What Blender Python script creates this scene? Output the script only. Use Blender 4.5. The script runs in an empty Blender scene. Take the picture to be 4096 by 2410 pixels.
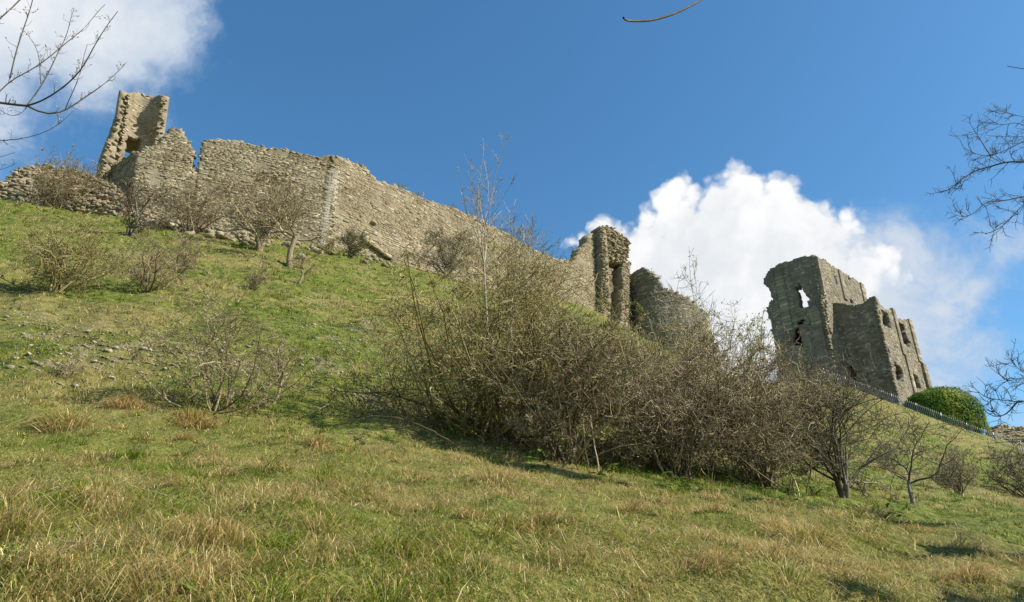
import bpy, math, time
import numpy as np
from mathutils import Vector, Matrix

T0 = time.time()
scene = bpy.context.scene
col = scene.collection
RNG = np.random.default_rng(7)

# ------------------------------------------------------------------ camera
EYE = np.array([0.0, 0.0, 1.6])
PITCH = math.radians(26.0)
F = 2958.0                      # focal length in pixels of a 4096 px wide frame
CX, CY = 2048.0, 1205.0
cam_data = bpy.data.cameras.new('camera')
cam_data.sensor_width = 36.0
cam_data.lens = F / 4096.0 * 36.0
cam_data.clip_start = 0.05
cam_data.clip_end = 9000.0
cam = bpy.data.objects.new('camera', cam_data)
cam.location = EYE
cam.rotation_euler = (math.pi / 2 + PITCH, 0, 0)
col.objects.link(cam)
scene.camera = cam
SP, CP = math.sin(PITCH), math.cos(PITCH)

# ------------------------------------------------------------------ exposure
scene.view_settings.view_transform = 'Standard'
scene.view_settings.look = 'None'
scene.view_settings.gamma = 1.0
scene.view_settings.exposure = 0.86
scene.view_settings.use_curve_mapping = False
scene.cycles.max_bounces = 6
scene.cycles.diffuse_bounces = 3
scene.cycles.transparent_max_bounces = 6
scene.cycles.use_denoising = True

# ------------------------------------------------------------------ sun
SUN_EL = math.radians(41.0)
SUN_AZ = math.atan2(-0.26, 0.966)          # angle in the ground plane from +x
SUN_DIR = np.array([math.cos(SUN_EL) * math.cos(SUN_AZ), math.cos(SUN_EL) * math.sin(SUN_AZ), math.sin(SUN_EL)])
sun_data = bpy.data.lights.new('sun', 'SUN')
sun_data.energy = 5.0
sun_data.angle = math.radians(0.5)
sun_data.color = (1.0, 0.92, 0.78)
sun = bpy.data.objects.new('sun', sun_data)
sun.rotation_euler = Vector(SUN_DIR).to_track_quat('Z', 'Y').to_euler()
sun.location = (60, -20, 80)
col.objects.link(sun)


def ray(px, py):
    cx = (np.asarray(px, float) - CX) / F
    cy = (CY - np.asarray(py, float)) / F
    return np.stack([cx + 0 * cy, CP - cy * SP + 0 * cx, SP + cy * CP + 0 * cx], -1)


def at(px, py, Y):
    d = ray(px, py)
    return EYE + d * (Y / d[..., 1])[..., None] if d.ndim > 1 else EYE + d * (Y / d[1])


def project(P):
    q = np.asarray(P) - EYE
    f = q[..., 1] * CP + q[..., 2] * SP
    u = -q[..., 1] * SP + q[..., 2] * CP
    f = np.maximum(f, 1e-3)
    return CX + F * q[..., 0] / f, CY - F * u / f


# ------------------------------------------------------------------ sky with clouds
world = bpy.data.worlds.new('World')
scene.world = world
world.use_nodes = True
NT = world.node_tree
for n in list(NT.nodes):
    NT.nodes.remove(n)


class G:
    """small helper that wires shader nodes"""
    def __init__(self, nt):
        self.nt = nt

    def n(self, typ, **kw):
        nd = self.nt.nodes.new(typ)
        for k, v in kw.items():
            setattr(nd, k, v)
        return nd

    def put(self, sock, v):
        if isinstance(v, bpy.types.NodeSocket):
            self.nt.links.new(v, sock)
        else:
            sock.default_value = v

    def math(self, op, a, b=0.0, c=0.0, clamp=False):
        nd = self.n('ShaderNodeMath', operation=op, use_clamp=clamp)
        self.put(nd.inputs[0], a)
        self.put(nd.inputs[1], b)
        if op in ('MULTIPLY_ADD', 'SMOOTH_MAX', 'SMOOTH_MIN'):
            self.put(nd.inputs[2], c)
        return nd.outputs[0]

    def vmath(self, op, a, b=None, scale=None):
        nd = self.n('ShaderNodeVectorMath', operation=op)
        self.put(nd.inputs[0], a)
        if b is not None:
            self.put(nd.inputs[1], b)
        if scale is not None:
            self.put(nd.inputs['Scale'], scale)
        return nd.outputs['Value'] if op in ('DISTANCE', 'LENGTH', 'DOT_PRODUCT') else nd.outputs[0]

    def maprange(self, v, a, b, c=0.0, d=1.0, kind='SMOOTHSTEP'):
        nd = self.n('ShaderNodeMapRange', interpolation_type=kind)
        self.put(nd.inputs[0], v)
        for i, x in enumerate((a, b, c, d)):
            self.put(nd.inputs[i + 1], x)
        return nd.outputs[0]

    def noise(self, vec, scale, detail=4.0, rough=0.55, dist=0.0, color=False):
        nd = self.n('ShaderNodeTexNoise')
        if vec is not None:
            self.put(nd.inputs['Vector'], vec)
        nd.inputs['Scale'].default_value = scale
        nd.inputs['Detail'].default_value = detail
        nd.inputs['Roughness'].default_value = rough
        nd.inputs['Distortion'].default_value = dist
        return nd.outputs['Color' if color else 'Fac']

    def voronoi(self, vec, scale, feature='F1', detail=0.0, smooth=0.6):
        nd = self.n('ShaderNodeTexVoronoi', feature=feature)
        self.put(nd.inputs['Vector'], vec)
        nd.inputs['Scale'].default_value = scale
        nd.inputs['Detail'].default_value = detail
        if feature == 'SMOOTH_F1':
            nd.inputs['Smoothness'].default_value = smooth
        return nd.outputs['Distance']

    def mix(self, f, a, b, mode='MIX'):
        nd = self.n('ShaderNodeMix', data_type='RGBA', blend_type=mode)
        self.put(nd.inputs[0], f)
        for i, v in ((6, a), (7, b)):
            self.put(nd.inputs[i], v if isinstance(v, bpy.types.NodeSocket) else (*v, 1.0) if len(v) == 3 else v)
        return nd.outputs[2]

    def ramp(self, f, stops, kind='LINEAR'):
        nd = self.n('ShaderNodeValToRGB')
        cr = nd.color_ramp
        cr.interpolation = kind
        while len(cr.elements) < len(stops):
            cr.elements.new(0.5)
        for e, (p, c) in zip(cr.elements, stops):
            e.position = p
            e.color = (*c, 1.0)
        self.put(nd.inputs[0], f)
        return nd.outputs[0]


g = G(NT)
sky_tex = g.n('ShaderNodeTexSky', sky_type='NISHITA', sun_disc=False)
sky_tex.sun_elevation = SUN_EL
sky_tex.sun_rotation = math.pi / 2 - SUN_AZ
sky_tex.altitude = 60.0
sky_tex.air_density = 1.0
sky_tex.dust_density = 0.35
sky_tex.ozone_density = 1.3
dirv = g.n('ShaderNodeTexCoord').outputs['Generated']


def unit(px, py):
    d = ray(px, py)
    return d / np.linalg.norm(d)


def cloud_field(blobs, vec):
    """angular depth inside the union of the puffs (radians, negative outside)"""
    acc = None
    for (px, py, r) in blobs:
        d = g.vmath('DISTANCE', vec, tuple(unit(px, py)))
        v = g.math('SUBTRACT', 1.08 * r / F, d)
        acc = v if acc is None else g.math('SMOOTH_MAX', acc, v, 0.03)
    return acc


warp = g.noise(dirv, 11.0, 4.0, 0.6, color=True)
warp = g.vmath('SUBTRACT', warp, (0.5, 0.5, 0.5))
dir_w = g.vmath('ADD', dirv, g.vmath('SCALE', warp, scale=0.06))
puff = g.voronoi(dir_w, 24.0, 'F1', 2.0)
wisp = g.noise(dir_w, 10.0, 6.0, 0.62, 0.3)

crisp = [(2375, 1005, 110), (2460, 1000, 130), (2540, 975, 130), (2620, 930, 130), (2750, 890, 160), (2890, 850, 165), (2985, 820, 110),
         (3100, 870, 140), (3210, 890, 140), (3290, 960, 140), (3390, 1030, 130), (2640, 1120, 230), (2850, 1050, 260),
         (3080, 1060, 240), (2850, 1300, 290), (3120, 1280, 260), (3330, 1150, 200)]
soft = [(3510, 1040, 140), (3630, 1020, 110), (3480, 1210, 250), (3610, 1310, 230), (3740, 1240, 150),
        (3840, 1200, 90), (3930, 1110, 50), (4020, 1030, 40), (4110, 960, 45), (3740, 1400, 140),
        (3690, 1490, 90), (4150, 1690, 80),
        (20, 20, 340), (380, 40, 270), (560, 120, 150), (600, 280, 90), (370, 300, 180),
        (-150, 250, 280), (40, 560, 70), (-250, -200, 480), (300, -260, 330)]
fc = cloud_field(crisp, dir_w)
fs = cloud_field(soft, dir_w)
rel = g.math('SUBTRACT', 0.40, puff)
dc = g.math('ADD', g.math('MULTIPLY_ADD', rel, 0.042, fc), 0.011)
mask_c = g.maprange(dc, -0.008, 0.018)
wn = g.math('SUBTRACT', wisp, 0.5)
ds = g.math('ADD', g.math('MULTIPLY_ADD', wn, 0.18, fs), 0.010)
mask_s = g.math('MULTIPLY', g.maprange(ds, -0.022, 0.058), 0.95)
# the banks themselves: white where thick and sunlit, greyer in their hearts, thin ones blue-grey
EXP_GAIN = 2.0 ** scene.view_settings.exposure
heart = g.math('MULTIPLY_ADD', wn, 0.16, fc)
heart = g.math('MULTIPLY_ADD', rel, -0.05, heart)
tone_c = g.ramp(g.maprange(heart, -0.02, 0.14, kind='LINEAR'), [(0.0, (1.0, 1.0, 1.0)), (0.35, (0.97, 0.975, 0.98)), (0.75, (0.82, 0.85, 0.88)), (1.0, (0.76, 0.80, 0.85))])
tone_s = g.ramp(g.maprange(ds, 0.0, 0.13, kind='LINEAR'), [(0.0, (0.50, 0.62, 0.79)), (0.5, (0.68, 0.75, 0.84)), (1.0, (0.93, 0.95, 0.97))])
SKY_STRENGTH = 0.098
hs = g.n('ShaderNodeHueSaturation')
hs.inputs['Saturation'].default_value = 1.24
hs.inputs['Value'].default_value = 1.0
NT.links.new(sky_tex.outputs[0], hs.inputs['Color'])
sky_col = g.mix(1.0, hs.outputs[0], (0.92, 1.08, 1.04), 'MULTIPLY')
to = 1.0 / SKY_STRENGTH / EXP_GAIN
sc_s = g.mix(1.0, tone_s, (to, to, to), 'MULTIPLY')
sc_c = g.mix(1.0, tone_c, (to * 1.02, to * 1.02, to * 1.02), 'MULTIPLY')
mixed = g.mix(mask_s, sky_col, sc_s)
mixed = g.mix(mask_c, mixed, sc_c)
bg = g.n('ShaderNodeBackground')
NT.links.new(mixed, bg.inputs['Color'])
bg.inputs['Strength'].default_value = SKY_STRENGTH
NT.links.new(bg.outputs[0], g.n('ShaderNodeOutputWorld').inputs['Surface'])
world.cycles.sampling_method = 'MANUAL'
world.cycles.sample_map_resolution = 512


# ------------------------------------------------------------------ numeric helpers
def hash3(ix, iy, iz):
    h = (ix * 374761393 + iy * 668265263 + iz * 2147483647 % 4294967291 + iz * 1274126177) & 0xFFFFFFFF
    h = ((h ^ (h >> 13)) * 1274126177) & 0xFFFFFFFF
    h = ((h ^ (h >> 16)) * 2246822519) & 0xFFFFFFFF
    return ((h ^ (h >> 15)) & 0xFFFFFF) / float(0xFFFFFF)


def vnoise(x, y, z=0.0):
    x, y, z = np.broadcast_arrays(np.asarray(x, float), np.asarray(y, float), np.asarray(z, float))
    ix, iy, iz = np.floor(x).astype(np.int64), np.floor(y).astype(np.int64), np.floor(z).astype(np.int64)
    fx, fy, fz = x - ix, y - iy, z - iz
    fx, fy, fz = fx * fx * (3 - 2 * fx), fy * fy * (3 - 2 * fy), fz * fz * (3 - 2 * fz)
    r = 0
    for a in (0, 1):
        for b in (0, 1):
            for c in (0, 1):
                w = (fx if a else 1 - fx) * (fy if b else 1 - fy) * (fz if c else 1 - fz)
                r = r + w * hash3(ix + a, iy + b, iz + c)
    return r


def fbm(x, y, z=0.0, octaves=4, gain=0.5):
    s, a, t = 0.0, 1.0, 0.0
    for o in range(octaves):
        s = s + a * vnoise(x * 2 ** o + 17.3 * o, y * 2 ** o - 9.1 * o, np.asarray(z) * 2 ** o + 3.7 * o)
        t += a
        a *= gain
    return s / t


def smooth(x, a, b):
    t = np.clip((x - a) / (b - a), 0, 1)
    return t * t * (3 - 2 * t)


def in_poly(px, py, poly):
    inside = np.zeros(np.shape(px), bool)
    n = len(poly)
    for i in range(n):
        x1, y1 = poly[i]
        x2, y2 = poly[(i + 1) % n]
        if y1 == y2:
            continue
        c = ((y1 > py) != (y2 > py)) & (px < (x2 - x1) * (py - y1) / (y2 - y1) + x1)
        inside ^= c
    return inside


def mesh(name, verts, faces_list, mats=None, attrs=None, smooth_shade=False):
    """faces_list: list of integer arrays (n, k)"""
    me = bpy.data.meshes.new(name)
    verts = np.asarray(verts, np.float32)
    me.vertices.add(len(verts))
    me.vertices.foreach_set('co', verts.ravel())
    idx = np.concatenate([np.asarray(f, np.int32).ravel() for f in faces_list])
    tot = np.concatenate([np.full(len(f), np.shape(f)[1], np.int32) for f in faces_list])
    start = np.concatenate([[0], np.cumsum(tot)[:-1]]).astype(np.int32)
    me.loops.add(len(idx))
    me.loops.foreach_set('vertex_index', idx)
    me.polygons.add(len(tot))
    me.polygons.foreach_set('loop_start', start)
    me.polygons.foreach_set('loop_total', tot)
    if smooth_shade:
        me.polygons.foreach_set('use_smooth', np.ones(len(tot), bool))
    for k, v in (attrs or {}).items():
        v = np.asarray(v, np.float32)
        if v.ndim == 1:
            a = me.attributes.new(k, 'FLOAT', 'POINT')
            a.data.foreach_set('value', v)
        else:
            a = me.attributes.new(k, 'FLOAT_COLOR', 'POINT')
            if v.shape[1] == 3:
                v = np.concatenate([v, np.ones((len(v), 1), np.float32)], 1)
            a.data.foreach_set('color', v.ravel())
    for m in (mats or []):
        me.materials.append(m)
    me.update(calc_edges=True)
    return me


def link(name, data, parent=None, loc=None, label=None, cat=None, group=None, kind=None):
    o = bpy.data.objects.new(name, data)
    col.objects.link(o)
    if parent is not None:
        o.parent = parent
    if loc is not None:
        o.location = loc
    for k, v in (('label', label), ('category', cat), ('group', group), ('kind', kind)):
        if v:
            o[k] = v
    return o


# ------------------------------------------------------------------ materials
def new_mat(name, rough=0.85):
    m = bpy.data.materials.new(name)
    m.use_nodes = True
    nt = m.node_tree
    for n in list(nt.nodes):
        nt.nodes.remove(n)
    gg = G(nt)
    out = gg.n('ShaderNodeOutputMaterial')
    b = gg.n('ShaderNodeBsdfPrincipled')
    b.inputs['Roughness'].default_value = rough
    b.inputs['Specular IOR Level'].default_value = 0.25
    nt.links.new(b.outputs[0], out.inputs['Surface'])
    return m, gg, b, out


def add_bump(gg, b, height, strength=0.5, distance=0.05):
    bp = gg.n('ShaderNodeBump')
    bp.inputs['Strength'].default_value = strength
    bp.inputs['Distance'].default_value = distance
    gg.put(bp.inputs['Height'], height)
    gg.nt.links.new(bp.outputs[0], b.inputs['Normal'])


def stone_mat(name, stops, lichen=0.35, dark=0.5, lichen_col=(0.52, 0.50, 0.44), spots=5.0):
    m, gg, b, out = new_mat(name, 0.92)
    pos = gg.n('ShaderNodeNewGeometry').outputs['Position']
    tone = gg.n('ShaderNodeAttribute', attribute_name='tone').outputs['Fac']
    rnd = gg.n('ShaderNodeObjectInfo').outputs['Random']
    t = gg.math('FRACT', gg.math('ADD', tone, rnd))
    base = gg.ramp(t, stops)
    n1 = gg.noise(pos, 0.55, 4.0, 0.6)
    base = gg.mix(gg.maprange(n1, 0.35, 0.7), base, gg.mix(1.0, base, (0.70, 0.68, 0.66), 'MULTIPLY'))
    n2 = gg.noise(pos, spots, 6.0, 0.65)
    base = gg.mix(gg.math('MULTIPLY', gg.maprange(n2, 0.60, 0.72), lichen * 1.6, clamp=True), base, lichen_col)
    n3 = gg.noise(pos, 2.3, 5.0, 0.6, 0.5)
    base = gg.mix(gg.math('MULTIPLY', gg.maprange(n3, 0.52, 0.75), dark), base, (0.10, 0.09, 0.075))
    st = gg.noise(gg.vmath('MULTIPLY', pos, (1.1, 1.1, 0.13)), 1.0, 4.0, 0.6)
    base = gg.mix(gg.maprange(st, 0.54, 0.72, 0.0, 0.42), base, gg.mix(1.0, base, (0.50, 0.49, 0.47), 'MULTIPLY'))
    n4 = gg.noise(pos, 28.0, 3.0, 0.6)
    base = gg.mix(gg.maprange(n4, 0.3, 0.7, 0.0, 0.35), base, gg.mix(1.0, base, (0.55, 0.53, 0.5), 'MULTIPLY'))
    gg.put(b.inputs['Base Color'], base)
    add_bump(gg, b, gg.math('ADD', gg.noise(pos, 9.0, 6.0, 0.65), gg.math('MULTIPLY', n4, 0.3)), 0.75, 0.07)
    return m


warm_stops = [(0.0, (0.224, 0.180, 0.113)), (0.2, (0.321, 0.264, 0.169)), (0.45, (0.287, 0.241, 0.158)), (0.62, (0.369, 0.308, 0.201)),
              (0.78, (0.268, 0.218, 0.138)), (0.9, (0.418, 0.358, 0.244)), (0.965, (0.544, 0.487, 0.348)), (1.0, (0.330, 0.211, 0.101))]
grey_stops = [(0.0, (0.190, 0.161, 0.117)), (0.3, (0.283, 0.242, 0.176)), (0.55, (0.234, 0.201, 0.148)), (0.8, (0.336, 0.289, 0.212)),
              (0.95, (0.469, 0.413, 0.317)), (1.0, (0.263, 0.188, 0.119))]
MAT_QUOIN = stone_mat('pale_quoin_stone', [(0.0, (0.36, 0.325, 0.26)), (0.6, (0.43, 0.395, 0.325)), (1.0, (0.33, 0.295, 0.235))], 0.25, 0.3)
MAT_WARM = stone_mat('rubble_limestone', warm_stops, 0.30, 0.45)
MAT_GREY = stone_mat('grey_limestone', grey_stops, 0.22, 0.5)
MAT_MORTAR = stone_mat('lime_mortar', [(0.0, (0.25, 0.21, 0.145)), (1.0, (0.29, 0.245, 0.17))], 0.10, 0.4)
MAT_MORTAR_GREY = stone_mat('grey_mortar', [(0.0, (0.18, 0.162, 0.13)), (1.0, (0.215, 0.19, 0.155))], 0.10, 0.5)
MAT_ROCK = stone_mat('pale_loose_rock', [(0.0, (0.34, 0.30, 0.22)), (0.5, (0.46, 0.42, 0.33)), (0.8, (0.27, 0.23, 0.16)), (1.0, (0.33, 0.30, 0.23))], 0.2, 0.25)


def attr_mat(name, attr='col', rough=0.6, translucent=0.0, spec=0.25, vary=0.0):
    m, gg, b, out = new_mat(name, rough)
    b.inputs['Specular IOR Level'].default_value = spec
    c = gg.n('ShaderNodeAttribute', attribute_name=attr).outputs['Color']
    if vary:
        pos = gg.n('ShaderNodeNewGeometry').outputs['Position']
        c = gg.mix(gg.maprange(gg.noise(pos, 14.0, 3.0), 0.35, 0.7, 0.0, vary), c, gg.mix(1.0, c, (0.5, 0.5, 0.5), 'MULTIPLY'))
    gg.put(b.inputs['Base Color'], c)
    if translucent:
        tr = gg.n('ShaderNodeBsdfTranslucent')
        gg.put(tr.inputs['Color'], c)
        mx = gg.n('ShaderNodeMixShader')
        mx.inputs[0].default_value = translucent
        gg.nt.links.new(b.outputs[0], mx.inputs[1])
        gg.nt.links.new(tr.outputs[0], mx.inputs[2])
        gg.nt.links.new(mx.outputs[0], out.inputs['Surface'])
    return m


MAT_GRASS = attr_mat('grass_blades', translucent=0.3, rough=0.5)
MAT_LEAF = attr_mat('small_leaves', translucent=0.3, rough=0.75, spec=0.08)
MAT_BARK = attr_mat('bark', rough=0.8, vary=0.7)


# ------------------------------------------------------------------ ground
CTRL_PX = [
    (0, 2410, 3.0), (1000, 2410, 3.3), (2048, 2410, 3.7), (3000, 2410, 4.1), (4096, 2410, 4.6),
    (0, 2000, 4.6), (1000, 2000, 5.1), (2048, 2050, 5.6), (3000, 2150, 6.0), (3400, 2200, 6.0), (3800, 2340, 5.2), (3350, 2060, 8.6), (3650, 2110, 8.3), (3900, 2230, 6.4), (4096, 2250, 11.0), (3960, 2120, 14.0),
    (0, 1640, 8.3), (450, 1640, 9.0), (900, 1650, 9.7), (1500, 1750, 9.8), (2100, 1840, 10.5), (2700, 1930, 11.2), (3300, 2000, 12.5),
    (3650, 2032, 17), (4096, 2080, 14.5), (3850, 1988, 24), (4096, 1950, 30), (3300, 1800, 30), (3750, 1800, 50), (4096, 1850, 54),
    (3960, 1762, 90), (3690, 1662, 92), (3391, 1550, 95), (4096, 1812, 88),
    (0, 1500, 10.0), (0, 1300, 13.6), (0, 1100, 18.8), (0, 950, 27), (0, 800, 50),
    (400, 870, 50), (700, 920, 53), (900, 1400, 13.3), (900, 1200, 19.3), (950, 1050, 29.7), (1310, 1000, 57),
    (1550, 1055, 62), (1724, 1100, 66), (1650, 1500, 14.1), (1650, 1300, 22.9), (2000, 1165, 75), (2370, 1240, 86), (2240, 1400, 27.7),
    (2650, 1430, 86), (2450, 1320, 74), (2600, 1420, 62), (2800, 1480, 84), (2900, 1500, 80), (3000, 1560, 88), (2700, 1650, 21),
]
CTRL_W = [(0, 0, 0), (-8, 0, 0), (8, 0, 0), (-25, -1, 0), (25, 0, 0), (0, 1.2, .12), (-3, 1.0, .15), (3, 1.4, .10), (0, -10, -.6), (-30, -20, -1), (30, -20, -1), (60, -5, -1),
          (-60, -5, 0), (-40, 12, 6), (-60, 30, 20), (-90, 50, 34), (60, 20, 3.2), (90, 40, 6), (110, 80, 15), (120, 120, 18),
          (-70, 75, 37), (-30, 85, 39), (0, 110, 43), (35, 130, 40), (75, 125, 30), (-100, 90, 34), (0, 170, 38), (90, 170, 24), (-100, 150, 32), (48, 108, 37.5), (60, 106, 34.5), (62, 115, 35)]
CP3 = np.array([at(*c) for c in CTRL_PX] + [np.array(c, float) for c in CTRL_W])


def tps_fit(P, lam=0.02):
    n = len(P)
    d = np.linalg.norm(P[:, None, :2] - P[None, :, :2], axis=2)
    K = np.where(d > 0, d * d * np.log(np.maximum(d, 1e-9)), 0) + np.eye(n) * lam
    Q = np.c_[np.ones(n), P[:, :2]]
    A = np.zeros((n + 3, n + 3))
    A[:n, :n] = K
    A[:n, n:] = Q
    A[n:, :n] = Q.T
    return np.linalg.solve(A, np.r_[P[:, 2], 0, 0, 0])


TPS = tps_fit(CP3)


def ground(x, y, detail=True):
    x = np.asarray(x, float)
    y = np.asarray(y, float)
    shp = x.shape
    x, y = x.ravel(), y.ravel()
    out = np.zeros(len(x))
    for s in range(0, len(x), 20000):
        xs, ys = x[s:s + 20000, None], y[s:s + 20000, None]
        d2 = (xs - CP3[None, :, 0]) ** 2 + (ys - CP3[None, :, 1]) ** 2
        k = 0.5 * d2 * np.log(np.maximum(d2, 1e-12))
        out[s:s + 20000] = k @ TPS[:-3] + TPS[-3] + xs[:, 0] * TPS[-2] + ys[:, 0] * TPS[-1]
    far = np.hypot(x, y - 60)
    w = smooth(far, 125, 240)
    out = np.clip(out, -3, 48) * (1 - w) + w * (-6 + 10 * fbm(x / 300, y / 300, 5.1, 3))
    if detail:
        r = np.hypot(x, y)
        out = out + 0.16 * (fbm(x * .55, y * .55, 1.0, 3) - .5) * smooth(r, 1.5, 5)
        out = out + 0.34 * (fbm(x * 1.6, y * 1.6, 2.0, 3) - .5) * smooth(r, 2, 4)
        tz = out / .62 + 1.6 * fbm(x * .16, y * .16, 31.0, 3) + .5 * fbm(x * .9, y * .9, 32.0, 2)
        out = out + (np.abs((tz % 1.0) - .5) - .25) * .46 * smooth(r, 9, 14) * (1 - smooth(r, 45, 80)) * smooth(fbm(x * .3, y * .3, 33.0, 2), .35, .6)
        out = out + 0.22 * (fbm(x * 1.1, y * 1.1, 41.0, 3) - .5) * smooth(r, 9, 14)
        out = out + 0.35 * (fbm(x * .22, y * .22, 8.0, 2) - .5) * smooth(r, 12, 30)
    return out.reshape(shp)


def hit(px, py, y0=2.2, y1=120.0, n=420):
    """where rays meet the ground (arrays)"""
    px, py = np.atleast_1d(np.asarray(px, float)), np.atleast_1d(np.asarray(py, float))
    d = ray(px, py)
    d = d / d[:, 1:2]
    ys = np.geomspace(y0, y1, n)
    ok = np.zeros(len(px), bool)
    Yh = np.full(len(px), y1)
    CH = max(1, 200000 // n)
    for s in range(0, len(px), CH):
        dd = d[s:s + CH]
        X = dd[:, None, 0] * ys
        Z = EYE[2] + dd[:, None, 2] * ys
        below = Z < ground(X, np.broadcast_to(ys, X.shape))
        k = below.argmax(1)
        okk = below.any(1) & (k > 0)
        ok[s:s + CH] = okk
        Yh[s:s + CH] = np.where(okk, 0.5 * (ys[k] + ys[np.maximum(k - 1, 0)]), y1)
    P = EYE + d * Yh[:, None]
    P[:, 2] = ground(P[:, 0], P[:, 1])
    return P, ok


def build_ground():
    az_front = np.linspace(-50, 50, 330)
    az_back = np.linspace(50, 310, 54)[1:-1]
    az = np.radians(np.concatenate([az_front, az_back]))
    rad = np.concatenate([[0.0], np.geomspace(0.6, 2.9, 16), np.geomspace(3.0, 112, 330), np.geomspace(118, 3600, 36)])
    A, Rr = np.meshgrid(az, rad)
    X, Y = Rr * np.sin(A), Rr * np.cos(A)
    Z = ground(X, Y)
    V = np.stack([X, Y, Z], -1).reshape(-1, 3)
    nr, na = A.shape
    i, j = np.meshgrid(np.arange(nr - 1), np.arange(na), indexing='ij')
    j2 = (j + 1) % na
    quads = np.stack([i * na + j, i * na + j2, (i + 1) * na + j2, (i + 1) * na + j], -1).reshape(-1, 4)[:, ::-1]
    r = np.hypot(V[:, 0], V[:, 1])
    rough = rough_cover(V[:, 0], V[:, 1])
    dry = dry_cover(V[:, 0], V[:, 1])
    scree = scree_cover(V[:, 0], V[:, 1])
    m, gg, b, out = new_mat('turf', 0.95)
    pos = gg.n('ShaderNodeNewGeometry').outputs['Position']
    a_r = gg.n('ShaderNodeAttribute', attribute_name='rough_grass').outputs['Fac']
    a_d = gg.n('ShaderNodeAttribute', attribute_name='dry').outputs['Fac']
    a_s = gg.n('ShaderNodeAttribute', attribute_name='scree').outputs['Fac']
    n1 = gg.noise(pos, 0.9, 6.0, 0.6)
    n2 = gg.noise(pos, 5.0, 6.0, 0.65)
    n3 = gg.noise(pos, 22.0, 4.0, 0.65)
    turf = gg.ramp(n2, [(0.34, (0.025, 0.040, 0.004)), (0.48, (0.092, 0.122, 0.013)), (0.60, (0.165, 0.168, 0.028)), (0.74, (0.27, 0.235, 0.08))])
    straw = gg.ramp(n2, [(0.30, (0.06, 0.06, 0.014)), (0.5, (0.17, 0.155, 0.042)), (0.75, (0.30, 0.245, 0.09))])
    c = gg.mix(gg.maprange(gg.math('ADD', a_d, gg.math('MULTIPLY', gg.math('SUBTRACT', n1, 0.5), 0.9)), 0.35, 0.75), turf, straw)
    under = gg.ramp(n3, [(0.3, (0.06, 0.075, 0.010)), (0.7, (0.23, 0.22, 0.05))])
    c = gg.mix(gg.math('MULTIPLY', a_r, 0.8), c, under)
    soil = gg.ramp(n3, [(0.3, (0.13, 0.105, 0.055)), (0.6, (0.25, 0.21, 0.125)), (0.8, (0.40, 0.36, 0.25))])
    c = gg.mix(gg.maprange(gg.math('ADD', a_s, gg.math('MULTIPLY', gg.math('SUBTRACT', n2, 0.5), 1.2)), 0.45, 0.8), c, soil)
    gg.put(b.inputs['Base Color'], c)
    add_bump(gg, b, gg.math('ADD', n2, gg.math('MULTIPLY', n3, 0.5)), 1.0, 0.12)
    me = mesh('hillside', V, [quads], [m], {'rough_grass': rough, 'dry': dry, 'scree': scree}, True)
    return link('hillside', me, kind='structure', label='steep grassy castle hill rising from the path to the ruined walls', cat='hillside')


SCREE_ZONES = [(420, 1385, 330, 130), (640, 1430, 250, 110), (120, 1290, 200, 120), (1000, 1420, 220, 160), (1330, 1420, 150, 170), (1250, 1260, 200, 70),
               (1480, 1330, 130, 110), (250, 1480, 220, 60), (1750, 1150, 160, 40), (1480, 1080, 160, 40), (1500, 1560, 130, 120)]


def scree_cover(x, y):
    px, py = project(np.stack([x, y, ground(x, y, False)], -1))
    v = np.zeros(len(x))
    for (cx, cy, rx, ry) in SCREE_ZONES:
        d = np.hypot((px - cx) / rx, (py - cy) / ry)
        v = np.maximum(v, 1 - smooth(d, 0.35, 1.25))
    v[(y < 7) | (y > 95)] = 0
    return v * 0.62 * smooth(fbm(x * 1.3, y * 1.3, 4.4, 3), .38, .62)


def rough_cover(x, y):
    """long unmown grass of the lower bank"""
    edge = 8.9 + 0.17 * x + 1.6 * (fbm(x * .25, y * .25, 3.3, 2) - .5)
    xe = np.interp(y, [3, 4.8, 8, 9.5, 12, 20], [2.7, 3.4, 4.5, 5.0, 7, 12]) + .8 * (fbm(x * .7, y * .7, 3.9, 2) - .5)
    return (1 - smooth(y, edge - 0.8, edge + 1.4)) * (1 - .85 * smooth(x, xe - .3, xe + .7))


def dry_cover(x, y):
    v = fbm(x * .33, y * .33, 6.6, 4)
    right = smooth(x, 14, 30) * smooth(y, 20, 45) * 0.22
    return np.clip(0.5 + (v - .5) * 2.2 + right - 0.10 * smooth(y, 14, 22), 0, 1)


build_ground()
print('ground', round(time.time() - T0, 1))


# ------------------------------------------------------------------ masonry
def stone_variants(k=16):
    out = []
    for s in range(k):
        r = np.random.default_rng(100 + s)
        ax, az, ay = r.uniform(.015, .05), r.uniform(.03, .11), r.uniform(.08, .2)
        back = np.array([[-.5, -.5, -.5], [.5, -.5, -.5], [.5, -.5, .5], [-.5, -.5, .5]])
        mid = np.array([[-.5, .5 - ay, -.5], [.5, .5 - ay, -.5], [.5, .5 - ay, .5], [-.5, .5 - ay, .5]])
        fr = np.array([[-.5 + ax, .5, -.5 + az], [.5 - ax, .5, -.5 + az], [.5 - ax, .5, .5 - az], [-.5 + ax, .5, .5 - az]])
        mid[:, 0] += r.uniform(-.04, .04, 4)
        mid[:, 2] += r.uniform(-.07, .07, 4)
        fr[:, 0] += r.uniform(-.05, .05, 4)
        fr[:, 2] += r.uniform(-.08, .08, 4)
        fr[:, 1] += r.uniform(-.10, .05, 4)
        V = np.concatenate([back, mid, fr])
        Fq = [[8, 11, 10, 9]]
        for a in range(4):
            b = (a + 1) % 4
            Fq += [[a, 4 + a, 4 + b, b], [4 + a, 8 + a, 8 + b, 4 + b]]
        out.append((V, np.array(Fq)))
    return out


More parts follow.
